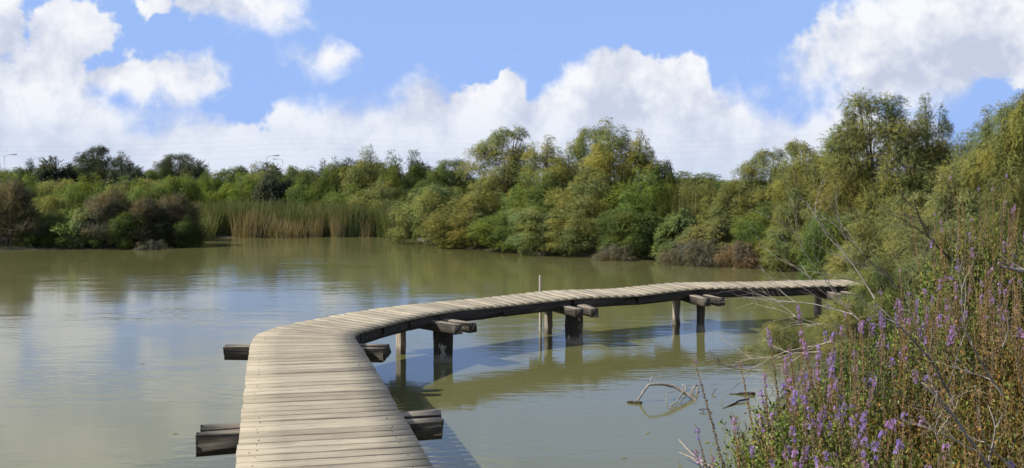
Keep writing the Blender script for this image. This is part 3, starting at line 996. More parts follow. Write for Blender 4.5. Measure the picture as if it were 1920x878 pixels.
TT, TS = 'tamarisk_tree', 'tamarisk_shrub'
TREES = [
    # right hand mass, water's edge
    (TS, 'tamB', 815, 352, 58, 38.9, GREY, 'grey green drooping tamarisk at the left tip of the wooded bank, beside the cattails', 'shrub'),
    (TS, 'tamA', 868, 388, 62, 36.6, BRN, 'olive brown rounded tamarisk just right of the bank tip, low over the water', 'shrub'),
    (TS, 'tamC', 950, 398, 62, 34.9, GRN, 'grey green tamarisk mound touching the water in front of the tallest olive brown tree', 'shrub'),
    (TS, 'tamB', 1012, 392, 58, 33.6, GREY, 'soft grey green tamarisk hanging over the waterline, middle of the wooded bank', 'shrub'),
    (TS, 'tamA', 1078, 400, 56, 32.8, OLIVE, 'olive feathery tamarisk at the waterline below the pointed yellow green crown', 'shrub'),
    (TS, 'tamB', 1185, 395, 62, 31.9, MIDD, 'dark green tamarisk with a shaded hollow at its foot, left of the brambles', 'shrub'),
    (TS, 'tamC', 900, 350, 66, 38.5, OLIVE, 'olive green tamarisk behind the brown rounded one, mid height on the wooded bank', 'shrub'),
    (TS, 'tamA', 1000, 335, 66, 37.0, GRN, 'green tamarisk filling the middle of the wooded bank between the two tall crowns', 'shrub'),
    (TS, 'tamC', 1110, 330, 72, 35.5, OLIVE, 'broad olive tamarisk on the slope under the pointed yellow green crown', 'shrub'),
    (TS, 'tamA', 1205, 325, 62, 34.8, BRIGHT, 'bright green tamarisk on the right shoulder of the middle wooded bank', 'shrub'),
    (TT, 'tallB', 942, 245, 58, 41.5, OLIVE, 'tall airy olive brown tamarisk, left of the two high crowns over the middle bank', 'tree'),
    (TT, 'tallA', 1018, 272, 56, 40.0, YEL, 'yellow olive tamarisk between the two high crowns of the middle bank', 'tree'),
    (TT, 'tallA', 1150, 242, 62, 39.0, YEL, 'tall pointed yellow green tamarisk, right of the two high crowns over the middle bank', 'tree'),
    (TT, 'tallA', 1200, 262, 36, 38.4, YEL, 'narrow yellow plumed tamarisk leaning off the right side of the pointed crown', 'tree'),
    (TT, 'tallB', 1105, 243, 42, 42.0, GREY, 'grey green tree peeping out behind the pointed yellow green crown', 'tree'),
    (TT, 'tamB', 1240, 308, 28, 38.0, MIDD, 'small dark green round headed tree just left of the gap with the power lines', 'tree'),
    (TS, 'tamC', 1060, 300, 50, 39.5, OLIVE, 'olive tamarisk filling the saddle between the two high crowns', 'shrub'),
    ('bramble_bush', 'bramble', 1275, 398, 60, 31.2, GRN, 'green bramble bush with dry brown stems beside the dark hollow', 'bush'),
    ('bramble_bush', 'bramble', 1330, 418, 62, 30.2, BRN, 'brown bramble bush sprawling on the bank left of the straw mound', 'bush'),
    ('bramble_bush', 'bramble', 1268, 448, 46, 30.1, MIDD, 'low dark green bramble bush at the waterline right of the dark hollow', 'bush'),
    ('dry_shrub', 'dryB', 1322, 455, 62, 29.2, TAUPE, 'tangled brown dry shrub at the waterline under the brown bramble', 'shrub'),
    ('dry_shrub', 'dryB', 1398, 458, 44, 28.4, STRAW, 'straw coloured mound of dead stems at the waterline left of the boardwalk end', 'shrub'),
    ('dry_shrub', 'dryB', 1165, 462, 42, 31.0, TAUPE, 'brown dead brushwood at the foot of the dark green tamarisk', 'shrub'),
    (TS, 'tamC', 1310, 345, 62, 34.5, OLIVE, 'low olive tamarisk below the gap with the power lines', 'shrub'),
    (TS, 'tamA', 1365, 352, 52, 32.5, OLIVE, 'dull olive tamarisk behind the brown brambles', 'shrub'),
    # right group
    (TT, 'tallB', 1432, 285, 48, 33.0, OLIVE, 'airy olive tamarisk at the left edge of the right hand wood', 'tree'),
    (TT, 'tallB', 1503, 270, 52, 31.0, YEL, 'yellow olive tamarisk midway between the airy left edge tree and the tallest one', 'tree'),
    (TT, 'tallB', 1640, 186, 88, 28.0, OLIVE, 'tallest olive tamarisk of the right hand wood, broad airy crown against the clouds', 'tree'),
    (TT, 'tallA', 1745, 205, 54, 28.5, OLIVE, 'rounded tamarisk crown right of the tallest tree, against blue sky', 'tree'),
    (TT, 'tallB', 1895, 205, 80, 23.0, OLIVE, 'tall olive tamarisk cut off by the right edge of the view', 'tree'),
    (TT, 'tallA', 1828, 268, 60, 25.0, GREY, 'grey green tamarisk in the dip before the right edge of the view', 'tree'),
    (TT, 'tallA', 1862, 228, 52, 24.0, OLIVE, 'olive tamarisk between the dip and the tall one cut by the right edge', 'tree'),
    (TT, 'tallB', 1935, 178, 60, 22.0, YEL, 'yellow olive tamarisk rising highest at the right edge', 'tree'),
    (TS, 'tamC', 1800, 285, 62, 25.5, OLIVE, 'olive tamarisk filling the dip right of the rounded crown', 'shrub'),
    (TT, 'tallA', 1590, 235, 56, 27.5, OLIVE, 'olive tamarisk leaning off the left side of the tallest right hand tree', 'tree'),
    (TS, 'tamA', -70, 360, 60, 37.0, GRN, 'green bush just past the left edge of the view', 'shrub'),
    (TS, 'tamC', -180, 352, 70, 38.0, OLIVE, 'olive bush further along the left shore, past the edge of the view', 'shrub'),
    ('dry_shrub', 'dryA', -125, 372, 56, 36.2, TAUPE, 'dry shrub on the left shore past the edge of the view', 'shrub'),
    (TS, 'tamA', 1440, 385, 62, 29.2, GRN, 'green tamarisk above the straw coloured mound', 'shrub'),
    (TS, 'tamC', 1505, 330, 62, 28.0, OLIVE, 'olive tamarisk under the yellow olive crown of the right hand wood', 'shrub'),
    (TS, 'tamB', 1490, 425, 52, 27.4, GREY, 'grey green tamarisk beside the water above the far boardwalk', 'shrub'),
    (TS, 'tamA', 1590, 310, 70, 26.5, BRN, 'rusty brown tinged tamarisk under the tallest tree', 'shrub'),
    (TS, 'tamC', 1690, 300, 70, 25.0, OLIVE, 'broad olive tamarisk right below the tallest tree', 'shrub'),
    (TS, 'tamB', 1565, 405, 62, 24.0, GRN, 'green tamarisk with brown patches behind the boardwalk end', 'shrub'),
    (TS, 'tamA', 1780, 330, 75, 22.0, PALE, 'pale green feathery tamarisk left of the tall purple flowered bush', 'shrub'),
    (TS, 'nearB', 1885, 325, 72, 18.5, OLIVE, 'olive tamarisk behind the tall purple flowered bush at the right edge', 'shrub'),
    (TS, 'nearA', 1655, 400, 82, 20.0, PALE, 'pale feathery tamarisk directly behind the boardwalk end', 'shrub'),
    (TS, 'nearA', 1745, 420, 78, 16.5, PALE, 'fine pale green tamarisk between the boardwalk end and the purple flowers', 'shrub'),
    (TS, 'nearB', 1655, 490, 76, 14.5, GREY, 'soft grey green tamarisk hiding the landing of the boardwalk', 'shrub'),
    (TS, 'nearB', 1462, 608, 46, 14.2, PALE, 'thin feathery tamarisk spray hanging over the water in front of the last posts', 'shrub'),
    (TS, 'nearA', 1600, 560, 62, 12.6, PALE, 'feathery tamarisk rising right behind the purple loosestrife', 'shrub'),
    # cove behind the cattails
    (TT, 'tamC', 690, 290, 50, 50.0, OLIVE, 'olive round topped tamarisk, highest above the cattail cove', 'tree'),
    (TT, 'tamA', 762, 292, 48, 48.5, MIDD, 'dark olive tamarisk between the cove and the wooded bank', 'tree'),
    (TT, 'tallB', 845, 302, 44, 46.0, MIDD, 'dark leafy tree just left of the tall airy tamarisk', 'tree'),
    (TS, 'tamB', 640, 312, 42, 51.0, MIDD, 'dull green tamarisk left of the highest one above the cove', 'shrub'),
    (TS, 'tamC', 720, 345, 62, 46.5, OLIVE, 'olive tamarisk just behind the right end of the cattails', 'shrub'),
    (TS, 'tamA', 780, 368, 42, 44.5, MIDD, 'shaded dark tamarisk where the cattails meet the wooded bank', 'shrub'),
    (TS, 'tamA', 655, 350, 48, 47.5, GRN, 'green tamarisk behind the middle right of the cattails', 'shrub'),
    (TS, 'leafA', 520, 335, 36, 49.0, DARK, 'dark bluish green bush behind the straw coloured cattails', 'shrub'),
    (TS, 'tamC', 580, 338, 44, 48.5, GRN, 'green tamarisk right of the dark bluish bush behind the cattails', 'shrub'),
    (TS, 'tamA', 455, 330, 42, 50.0, BRIGHT, 'light green willowy bush left of the dark bluish bush', 'shrub'),
    (TS, 'tamC', 395, 328, 42, 50.5, BRIGHT, 'light green willowy bush behind the left end of the cattails', 'shrub'),
    (TS, 'tamB', 330, 335, 46, 48.5, GRN, 'mid green bush between the tall reeds and the cattail cove', 'shrub'),
    (TS, 'tamA', 560, 318, 46, 55.0, MIDD, 'dull green bush on the skyline above the straw coloured cattails', 'shrub'),
    (TS, 'tamC', 495, 315, 42, 57.0, OLIVE, 'yellowish bush on the skyline over the middle of the cove', 'shrub'),
    (TT, 'tallB', 178, 278, 42, 68.0, DARK, 'tallest dark tree on the left skyline', 'tree'),
    (TT, 'tallA', 228, 294, 30, 67.0, DARK, 'second dark tree of the left skyline, touching the tallest one', 'tree'),
    (TT, 'tallB', 330, 291, 40, 72.0, DARK, 'dark ragged tree standing alone on the left skyline', 'tree'),
    # left bank
    ('dry_shrub', 'dryA', 18, 350, 56, 36.0, TAUPE, 'grey brown dry shrub at the left edge of the view', 'shrub'),
    ('dry_shrub', 'dryA', 205, 368, 52, 36.6, TAUPE, 'grey brown dry shrub in the middle of the left bank', 'shrub'),
    ('dry_shrub', 'dryA', 268, 380, 42, 36.7, TAUPE, 'dark brown dry shrub between the middle one and the tip of the left bank', 'shrub'),
    ('dry_shrub', 'dryA', 325, 374, 48, 37.4, TAUPE, 'brown dry shrub at the tip of the left bank', 'shrub'),
    (TS, 'leafA', 118, 402, 34, 36.4, BRIGHT, 'bright green leafy bush near the waterline of the left bank', 'shrub'),
    (TS, 'leafA', 162, 398, 26, 36.3, GREY, 'small grey green bush between the bright leafy one and the dry shrubs', 'shrub'),
    (TS, 'tamC', 338, 408, 38, 37.0, MIDD, 'low bush coloured dark as the shaded base of the dry shrub at the tip', 'shrub'),  # this and the next three: shade at the shrubs' base put into dark colour
    (TS, 'tamC', 64, 402, 36, 36.2, MIDD, 'low bush coloured dark as the shaded base of the dry shrub at the left edge', 'shrub'),
    (TS, 'tamB', 235, 400, 42, 36.3, MIDD, 'low bush coloured dark as the shaded base of the middle dry shrub of the left bank', 'shrub'),
    (TS, 'tamA', 285, 404, 38, 36.6, DARK, 'low bush coloured dark as the shaded growth between the middle dry shrub and the tip of the left bank', 'shrub'),
    (TS, 'tamA', 40, 335, 44, 42.0, BRIGHT, 'yellow green bush behind the dry shrub at the left edge', 'shrub'),
    (TS, 'tamC', 135, 352, 50, 40.0, BRIGHT, 'light green bush behind the bright leafy one on the left bank', 'shrub'),
    (TS, 'tamB', 90, 372, 40, 38.5, OLIVE, 'olive bush between the left edge dry shrub and the bright leafy one', 'shrub'),
    (TS, 'tamB', 285, 350, 44, 42.0, GRN, 'green bush behind the dry shrubs near the tip of the left bank', 'shrub'),
    (TS, 'tamA', 225, 345, 40, 43.0, OLIVE, 'olive bush behind the middle dry shrub, among the tall reeds', 'shrub'),
    ('dry_shrub', 'dryB', 290, 452, 36, 35.9, TAUPE, 'low heap of dead twigs at the foot of the left bank tip', 'shrub'),
    (TS, 'leafA', 378, 420, 20, 43.6, MIDD, 'small dark bush where the left bank meets the cattail cove', 'shrub'),
]
for a in TREES:
    tree(*a)

# skyline rows far behind, too alike to tell apart
for i in range(20):
    x = -30 + i * 46 + rz.uniform(-14, 14)
    if x < 900:
        tree(TS, ('leafA', 'tamB', 'tamC')[i % 3], x, 312 + rz.uniform(-5, 9), 36, 62 + rz.uniform(-4, 8), [DARK, MIDD, DARK][i % 3],
             'dark green bush in the far skyline row beyond the cove', 'shrub', 'bushes of the far skyline row')
for i in range(9):
    x = -20 + i * 62 + rz.uniform(-18, 18)
    tree(TS, ('tamC', 'tamA', 'tamB')[i % 3], x, 332 + rz.uniform(-6, 8), 44, 53 + rz.uniform(-3, 3), [BRIGHT, GRN, OLIVE][i % 3],
         'green bush in the row between the left bank and the skyline', 'shrub', 'bushes of the middle row')
for i in range(9):
    x = 930 + i * 115 + rz.uniform(-20, 20)
    tree(TS, ('tamB', 'leafA')[i % 2], x, 338 + rz.uniform(-6, 4), 75, 58 + rz.uniform(-4, 8), MIDD,
         'dull green bush far behind the wooded bank', 'shrub', 'bushes far behind the wooded bank')

# cattails round the cove
REEDC = (0.125, 0.140, 0.058)


def reeds(kit, x, Y, s, label, color, group, hs=1.0, cat='cattails', name='cattail_clump'):
    X = px(x, Y)
    o = link(name, REED[kit], None, (X, Y, max(0.0, float(ground_z(X, Y))) - 0.02), rz.uniform(0, 6.28))
    o.scale = (s, s, hs)
    o.color = (*color, 1)
    return tag(o, label, cat, group)


for i in range(26):
    x = 368 + i * 15.5
    reeds(('green', 'green2')[i % 2], x + rz.uniform(-5, 5), np.interp(x, [368, 420, 600, 740, 775], [43.2, 43.9, 44.4, 43.6, 41.5]) + rz.uniform(0, .5), 1.0,
          'green cattail clump standing along the cove shore', REEDC, 'green cattail clumps along the cove', rz.uniform(0.74, 1.12))
for i in range(16):
    x = 372 + i * 25
    reeds(('green2', 'green')[i % 2], x + rz.uniform(-8, 8), 45.6 + rz.uniform(-.3, .5), 1.15,
          'green cattail clump in the second row behind the cove shore', REEDC, 'green cattail clumps of the second row', rz.uniform(0.78, 1.02))
for x, lab, hs in ((462, 'straw coloured cattail clump, left half of the dead patch on the cove shore', 1.08), (488, 'straw coloured cattail clump in the middle of the dead patch on the cove shore', 0.95),
                   (528, 'leaning pale straw cattail clump at the water, right end of the dead patch', 0.72), (548, 'short pale cattail clump, the last dead one before the green row', 0.62)):
    reeds('straw', x, 43.35, 0.85, lab, (0.2, 0.16, 0.08), None, hs)
for x in (402, 592, 634, 688, 736):
    reeds('straw', x, 43.7, 0.42, 'thin tuft of straw coloured dead blades among the green cattails', (0.2, 0.17, 0.09), 'dead tufts among the green cattails', rz.uniform(.7, 1.05))
for x, Y, lab in ((108, 39.0, 'tall reed clump with drooping plumes behind the bright leafy bush'), (232, 40.0, 'tall reed clump with drooping plumes behind the middle dry shrub'),
                  (60, 40.5, 'tall reed clump behind the left edge dry shrub'), (165, 41.5, 'tall reed clump between the two nearer plumed ones')):
    reeds('tall', x, Y, 1.0, lab, (0.11, 0.13, 0.042), 'tall plumed reeds on the left bank', rz.uniform(0.9, 1.05), 'reeds', 'reed_clump')
for i, (x, Y) in enumerate(((88, 37.4), (142, 37.2), (186, 37.8), (246, 38.2), (300, 38.4), (352, 38.3), (376, 41.0), (70, 38.4))):
    reeds(('green2', 'green')[i % 2], x, Y, 0.8, 'rough green sedge clump growing between the shrubs of the left bank', (0.15, 0.165, 0.06), 'sedge clumps of the left bank', rz.uniform(.75, 1.0), 'sedge', 'sedge_clump')
for x, lab in ((1268, 'tall thin reed clump at the left of the gap with the power lines'), (1300, 'tall thin reed clump in the middle of the gap'), (1338, 'tall thin reed clump at the right of the gap')):
    reeds('tall', x, 33.8, 0.7, lab, (0.125, 0.125, 0.045), 'tall reeds in the gap', 1.12, 'reeds', 'reed_clump')


# ------------------------------------------------------------------ near bank: loosestrife and other herbs
M_STEM = foliage_mat('loosestrife_stem', fixed=(0.20, 0.15, 0.08, 1), brown=(0.27, 0.16, 0.08, 1), brown_amt=0.8, transl=0.15, lean=False)
M_SEED = foliage_mat('loosestrife_seed', fixed=(0.26, 0.175, 0.10, 1), brown=(0.33, 0.195, 0.14, 1), brown_amt=0.8, transl=0.2, lean=False)
M_PETAL = foliage_mat('purple_petals', fixed=(0.40, 0.24, 0.61, 1), brown=(0.42, 0.30, 0.52, 1), brown_amt=0.7, transl=0.4, lean=False)
M_HERB = foliage_mat('herb_leaf', fixed=(0.155, 0.225, 0.05, 1), brown=(0.29, 0.16, 0.05, 1), brown_amt=0.85, transl=0.35, spec=0.04, lean=False)
M_RUST = foliage_mat('rusty_herb_leaf', fixed=(0.235, 0.165, 0.055, 1), brown=(0.36, 0.175, 0.06, 1), brown_amt=0.9, transl=0.3)
M_BUSH = foliage_mat('bush_herb_leaf', fixed=(0.235, 0.30, 0.065, 1), brown=(0.31, 0.185, 0.06, 1), brown_amt=0.85, transl=0.3, spec=0.03)
rb_ = np.random.default_rng(5)


def leaf_tmpl():
    v = [(0, 0, 0), (0.45, 0.22, 0.06), (1, 0, -0.05), (0.45, -0.22, 0.06)]
    return np.array(v, np.float32), np.array([(0, 1, 2), (0, 2, 3)], np.int32)


def petal_tmpl():
    v, t = [], []
    for i in range(5):
        a = i * 2 * math.pi / 5
        c, s_ = math.cos(a), math.sin(a)
        k_ = len(v)
        v += [(0.1, 0, 0), (0.5, 0.62 * c - 0.22 * s_, 0.62 * s_ + 0.22 * c), (0.62, c, s_), (0.5, 0.62 * c + 0.22 * s_, 0.62 * s_ - 0.22 * c)]
        t += [(k_, k_ + 1, k_ + 2), (k_, k_ + 2, k_ + 3)]
    return np.array(v, np.float32), np.array(t, np.int32)


LEAF, PETAL = leaf_tmpl(), petal_tmpl()


def spike_kit(seed, L_, bloom, seedhead, leafy=True):
    """one erect stem with narrow leaves below and a whorled flower spike above; bloom = share of the spike in flower"""
    r = np.random.default_rng(seed)
    mb_ = MB()
    lean = np.array([r.normal(0, .05), r.normal(0, .05), 0])
    cv = curve3((0, 0, 0), np.array([0, 0, .5 * L_]) + lean * .3, np.array([0, 0, L_]) + lean, 14)
    mb_.tube(cv, np.linspace(0.0042, 0.0014, 14), 4, 0, 0.4)
    at = lambda t: np.stack([np.interp(t, np.linspace(0, 1, 14), cv[:, i]) for i in range(3)], -1)
    t0 = r.uniform(0.38, 0.5)
    nw = int((1 - t0) * L_ / 0.0125)
    tw = np.linspace(t0, 0.995, nw)
    per = 7
    tt_ = np.repeat(tw, per)
    a = r.uniform(0, 6.283, len(tt_))
    P = at(tt_)
    fr = (tt_ - t0) / (1 - t0)
    wd = np.interp(fr, [0, .15, .75, 1], [0.8, 1.0, 0.85, 0.35])
    d_ = unit(np.stack([np.cos(a), np.sin(a), np.full(len(a), 0.75)], 1))
    P = P + r.normal(0, 0.0022, P.shape)
    mb_.scatter(*LEAF, P.astype(np.float32), frames(d_, r.uniform(0, 6.28, len(a))).astype(np.float32),
                np.stack([0.0125 * wd, 0.019 * wd, 0.018 * wd], 1), 1, r.uniform(0, 1, len(a)))
    if bloom > 0:
        lo = 1 - bloom
        ok = (fr > lo) & (fr < 0.97) & (r.uniform(size=len(fr)) < 0.55)
        n = ok.sum()
        d2 = unit(np.stack([np.cos(a[ok]), np.sin(a[ok]), r.normal(0.45, .3, n)], 1))
        P2 = P[ok] + d2 * 0.0075
        mb_.scatter(*PETAL, P2.astype(np.float32), frames(d2, r.uniform(0, 6, n)).astype(np.float32), np.full((n, 1), 0.0088) * r.uniform(.7, 1.15, (n, 1)), 2, r.uniform(0, 1, n))
    if leafy:
        n = int(t0 * L_ / 0.006)
        tl = r.uniform(0.12, t0 + 0.06, n)
        a = r.uniform(0, 6.283, n)
        d_ = unit(np.stack([np.cos(a), np.sin(a), r.normal(0.5, .3, n)], 1))
        mb_.scatter(*LEAF, at(tl).astype(np.float32), frames(d_, r.uniform(0, 6.28, n)).astype(np.float32), r.uniform(0.016, 0.034, (n, 1)), 3, r.uniform(0, .85, n))
    return mb_.mesh('flower_spike', [M_STEM, M_SEED, M_PETAL, M_HERB])


SPIKES = {'bloom': [spike_kit(i, 0.98 + .05 * (i % 3), (0.15, 0.11, 0.19, 0.13)[i], 0) for i in range(4)],
          'part': [spike_kit(10 + i, 1.0 + .06 * (i % 3), (0.07, 0.11, 0.05, 0.09)[i], 0) for i in range(4)],
          'seed': [spike_kit(20 + i, 1.0 + .07 * (i % 3), 0.0, 1) for i in range(4)]}


def herb_kit(seed, H, W, n_br, per, m_leaf, lsize, brownish):
    """bushy leafy growth of many fine upright shoots set with small leaves"""
    r = np.random.default_rng(seed)
    mb_ = MB()
    P, d_, ti, nr = [], [], [], []
    for i in range(n_br):
        a, q = r.uniform(0, 6.283), W * math.sqrt(r.uniform(0, 1))
        b0 = np.array([q * .35 * math.cos(a), q * .35 * math.sin(a), 0])
        e = np.array([q * math.cos(a) + r.normal(0, .05), q * math.sin(a) + r.normal(0, .05), H * r.uniform(.6, 1.05) * (1 - .35 * (q / W) ** 2)])
        m_ = (b0 + e) / 2 + np.array([-.12 * q * math.cos(a), -.12 * q * math.sin(a), .08])
        cv = curve3(b0, m_, e, 7)
        mb_.tube(cv, np.linspace(.0045, .0012, 7), 3, 1, r.uniform(.2, .8), cap=False)
        br = np.clip(r.normal(brownish, .28), 0, 1)
        t = r.uniform(0.22, 1.0, per) ** 0.8
        p = np.stack([np.interp(t, np.linspace(0, 1, 7), cv[:, k_]) for k_ in range(3)], -1)
        sd_ = unit(r.normal(size=(per, 3)))
        P.append(p + sd_ * r.uniform(0, 0.055, (per, 1)))
        d_.append(unit(sd_ + np.array([0, 0, .5])))
        nr.append(unit(sd_ * .75 + unit(p - np.array([0, 0, H * .35])) * .6 + np.array([0, 0, .4]) + r.normal(0, .3, (per, 3))))
        ti.append(np.clip(r.normal(br, .2, per), 0, 1))
    P, d_, ti, nr = [np.concatenate(x_) for x_ in (P, d_, ti, nr)]
    n = len(P)
    mb_.scatter(*LEAF, P.astype(np.float32), frames(d_, r.uniform(0, 6.28, n)).astype(np.float32),
                np.stack([r.uniform(.6, 1.2, n) * lsize, r.uniform(.9, 1.6, n) * lsize, np.full(n, lsize)], 1), 0, ti, nrm=nr)
    return mb_.mesh('foliage', [m_leaf, M_STEM], leafy=True)


HERB = {'green': [herb_kit(i, 0.84, 0.36, 85, 130, M_BUSH, 0.0205, 0.22) for i in range(3)],
        'mixed': [herb_kit(10 + i, 0.84, 0.36, 85, 120, M_BUSH, 0.019, 0.60) for i in range(2)],
        'rust': [herb_kit(20 + i, 0.86, 0.36, 75, 95, M_RUST, 0.019, 0.66) for i in range(2)]}


def edge_x(Y):
    """left limit of the near growth"""
    return np.interp(Y, [3.4, 4.0, 4.5, 5.0, 5.5, 6.0, 6.5, 7.0, 7.5, 8.2], [0.86, 0.93, 0.98, 1.14, 1.36, 1.57, 1.85, 2.20, 2.62, 3.0])


def loosestrife(X, Y, ztop, herb, spikes, n, label, group=None, leanx=0.0, spread=0.20, scale=1.0):
    gz = float(ground_z(X, Y))
    root = link('purple_loosestrife', None, None, (X, Y, gz))
    tag(root, label, 'loosestrife', group)
    h = (ztop - gz)
    for j in range(2):
        f = link('foliage', HERB[herb][(k_ + j) % len(HERB[herb])], root, (rb_.normal(0, .05) * j, rb_.normal(0, .05) * j, 0), rb_.uniform(0, 6.28))
        f.scale = (scale * 1.05, scale * 1.05, h / (0.92 + 0.12 * j))
        f.rotation_euler = (0, leanx * 0.7, f.rotation_euler[2])
    for i in range(n):
        kind = spikes[rb_.integers(len(spikes))]
        a, q = rb_.uniform(0, 6.28), spread * math.sqrt(rb_.uniform(0, 1))
        o = link('flower_spike', SPIKES[kind][rb_.integers(4)], root, (q * math.cos(a), q * math.sin(a), 0.0))
        hs = h * rb_.uniform(0.84, 1.05)
        o.scale = (1.0, 1.0, hs)
        o.rotation_euler = (rb_.normal(0, .07) - q * math.sin(a) * .5, leanx + rb_.normal(0, .07) + q * math.cos(a) * .5, rb_.uniform(0, 6.28))
    return root


k_ = 0
for Y, ytop in ((3.9, 868), (4.35, 812), (4.8, 757), (5.3, 712), (5.8, 672), (6.3, 638), (6.9, 603), (7.5, 578), (8.1, 560)):
    x0, x1 = edge_x(Y) + np.interp(Y, [4, 5.5, 7], [0.24, 0.16, 0.08]), px(1985, Y)
    nn_ = max(3, int(round((x1 - x0) / 0.31)) + 1)
    for i in range(nn_):
        X = x0 + (x1 - x0) * i / (nn_ - 1) + rb_.normal(0, .04) * (i > 0)
        u = i / (nn_ - 1)
        pxl = 960 + X * F / Y
        yt = ytop - np.interp(pxl, [1340, 1500, 1650, 1800, 1920], [-15, 5, 22, 50, 58]) * np.interp(Y, [3.9, 6, 8.1], [1.0, .7, .55]) + rb_.normal(0, 10)
        ztop = EYE + (HOR - yt) * Y / F
        if i == 0:
            lab, grp_ = 'leafy loosestrife with bright purple tips leaning out over the water', 'purple loosestrife along the water edge'
            args = ('green', ('bloom', 'bloom', 'bloom', 'part', 'part'), 13, lab, grp_, -0.13, 0.20, 1.15)
        elif u < 0.5 and Y < 7:
            lab, grp_ = 'green leafy loosestrife with mauve and brown spikes, inside the near bank', 'green leafy loosestrife of the near bank'
            args = (('green', 'green', 'mixed')[k_ % 3], ('bloom', 'part', 'part', 'seed', 'seed', 'bloom'), 8, lab, grp_, -0.08)
        elif Y < 6.6:
            lab, grp_ = 'rusty seeding loosestrife with few purple tips on the near right bank', 'rusty seeding loosestrife of the near bank'
            args = (('rust', 'mixed', 'rust')[k_ % 3], ('seed', 'seed', 'seed', 'seed', 'part'), 4, lab, grp_, 0.02)
        else:
            lab, grp_ = 'loosestrife with pale brown spikes and small purple tips at the back of the near bank', 'loosestrife at the back of the near bank'
            args = (('green', 'mixed', 'rust')[k_ % 3], ('seed', 'part', 'seed', 'part', 'part'), 13, lab, grp_, -0.03)
        loosestrife(X, Y, ztop, *args)
        k_ += 1
# the tall flowered bush at the right edge behind them
for pxl, Y, yt, lab in ((1782, 9.2, 440, 'dark leafy loosestrife at the left end of the tall flowered bush'), (1812, 9.5, 392, 'loosestrife just left of the tallest one in the tall flowered bush'),
                        (1842, 9.7, 372, 'tallest loosestrife of the tall flowered bush at the right'), (1882, 9.5, 395, 'tall loosestrife with brown spikes beside the tallest one'),
                        (1925, 9.1, 408, 'tall loosestrife of the flowered bush, cut by the right edge of the view'), (1858, 8.9, 440, 'loosestrife in front of the tallest one, under the thick dead branch'),
                        (1905, 8.7, 455, 'loosestrife at the foot of the tall flowered bush, right edge of the view'), (1815, 8.8, 465, 'leafy loosestrife at the foot of the tall flowered bush, left of the dead branch')):
    X = px(pxl, Y)
    loosestrife(X, Y, EYE + (HOR - yt) * Y / F, 'green', ('seed', 'part', 'part', 'seed'), 9, lab, None, -0.03, 0.30, 1.25)


# ------------------------------------------------------------------ dead branches
def branch_mesh(seed, length, r0, depth, spread, droop=0.0, m=None, kids=5, name='dead_branch', flat=1.0):
    """a bare forking branch growing along +X"""
    r = np.random.default_rng(seed)
    mb_ = MB()

    def grow(p, d, L_, rad, lev):
        n = 7
        pts = [np.array(p, float)]
        d = np.array(d, float)
        for i in range(n - 1):
            d = d + r.normal(0, 0.13, 3) * np.array([1, 1, flat]) + np.array([0, 0, -droop])
            d /= np.linalg.norm(d)
            pts.append(pts[-1] + d * L_ / (n - 1))
        pts = np.array(pts)
        mb_.tube(pts, np.linspace(rad, rad * (0.30 if lev < depth else 0.12), n), 5 if lev == 0 else 4 if lev == 1 else 3, 0, r.uniform(.2, .8))
        if lev < depth:
            for j in range(kids):
                i = int(np.clip(1 + (n - 2) * (j + r.uniform(0, 1)) / kids, 1, n - 1))
                dd = pts[i] - pts[i - 1]
                dd /= np.linalg.norm(dd)
                side = np.cross(dd, unit(r.normal(size=3)))
                side /= np.linalg.norm(side)
                side[2] *= flat
                a = r.uniform(.6, 1.4) * spread
                grow(pts[i], dd * math.cos(a) + side * math.sin(a), L_ * r.uniform(.35, .65), rad * .5, lev + 1)
    grow((0, 0, 0), (1, 0, 0), length, r0, 0)
    return mb_.mesh(name, m or M_DEAD, True)


def aim(o, p0, p1):
    o.location = p0
    o.rotation_euler = (Vector(p1) - Vector(p0)).to_track_quat('X', 'Z').to_euler()
    return o


def W3(x, y, Y):
    return Vector((px(x, Y), Y, EYE + (HOR - y) * Y / F))


# bare grey twigs fanning over the landing of the boardwalk
FANS = [((1610, 600), (1430, 455), 11.6, 'bare grey dead branch fanning up to the left across the end of the boardwalk'),
        ((1640, 560), (1530, 400), 11.2, 'upright bare grey branch in front of the feathery tamarisk, right of the boardwalk end'),
        ((1600, 590), (1405, 520), 12.0, 'low bare twiggy branch reaching left across the boardwalk edge'),
        ((1585, 610), (1450, 580), 12.4, 'pale bare branch drooping beside the last boardwalk posts'),
        ((1560, 640), (1380, 655), 11.4, 'bleached twigs spreading flat over the water by the last posts'),
        ((1540, 660), (1395, 690), 11.0, 'bleached twigs at the waterline behind the loosestrife tips'),
        ((1680, 540), (1600, 395), 10.8, 'bare grey branch leaning left over the pale tamarisk')]
for i, (a, b, Y, lab) in enumerate(FANS):
    p0, p1 = W3(*a, Y), W3(*b, Y + rz.uniform(-.4, .4))
    o = link('dead_branch', branch_mesh(60 + i, (p1 - p0).length * 1.05, 0.0075, 2, 0.42, kids=6, m=M_PALE if i in (3, 4, 5) else M_DEAD))
    tag(aim(o, p0, p1), lab, 'branch')
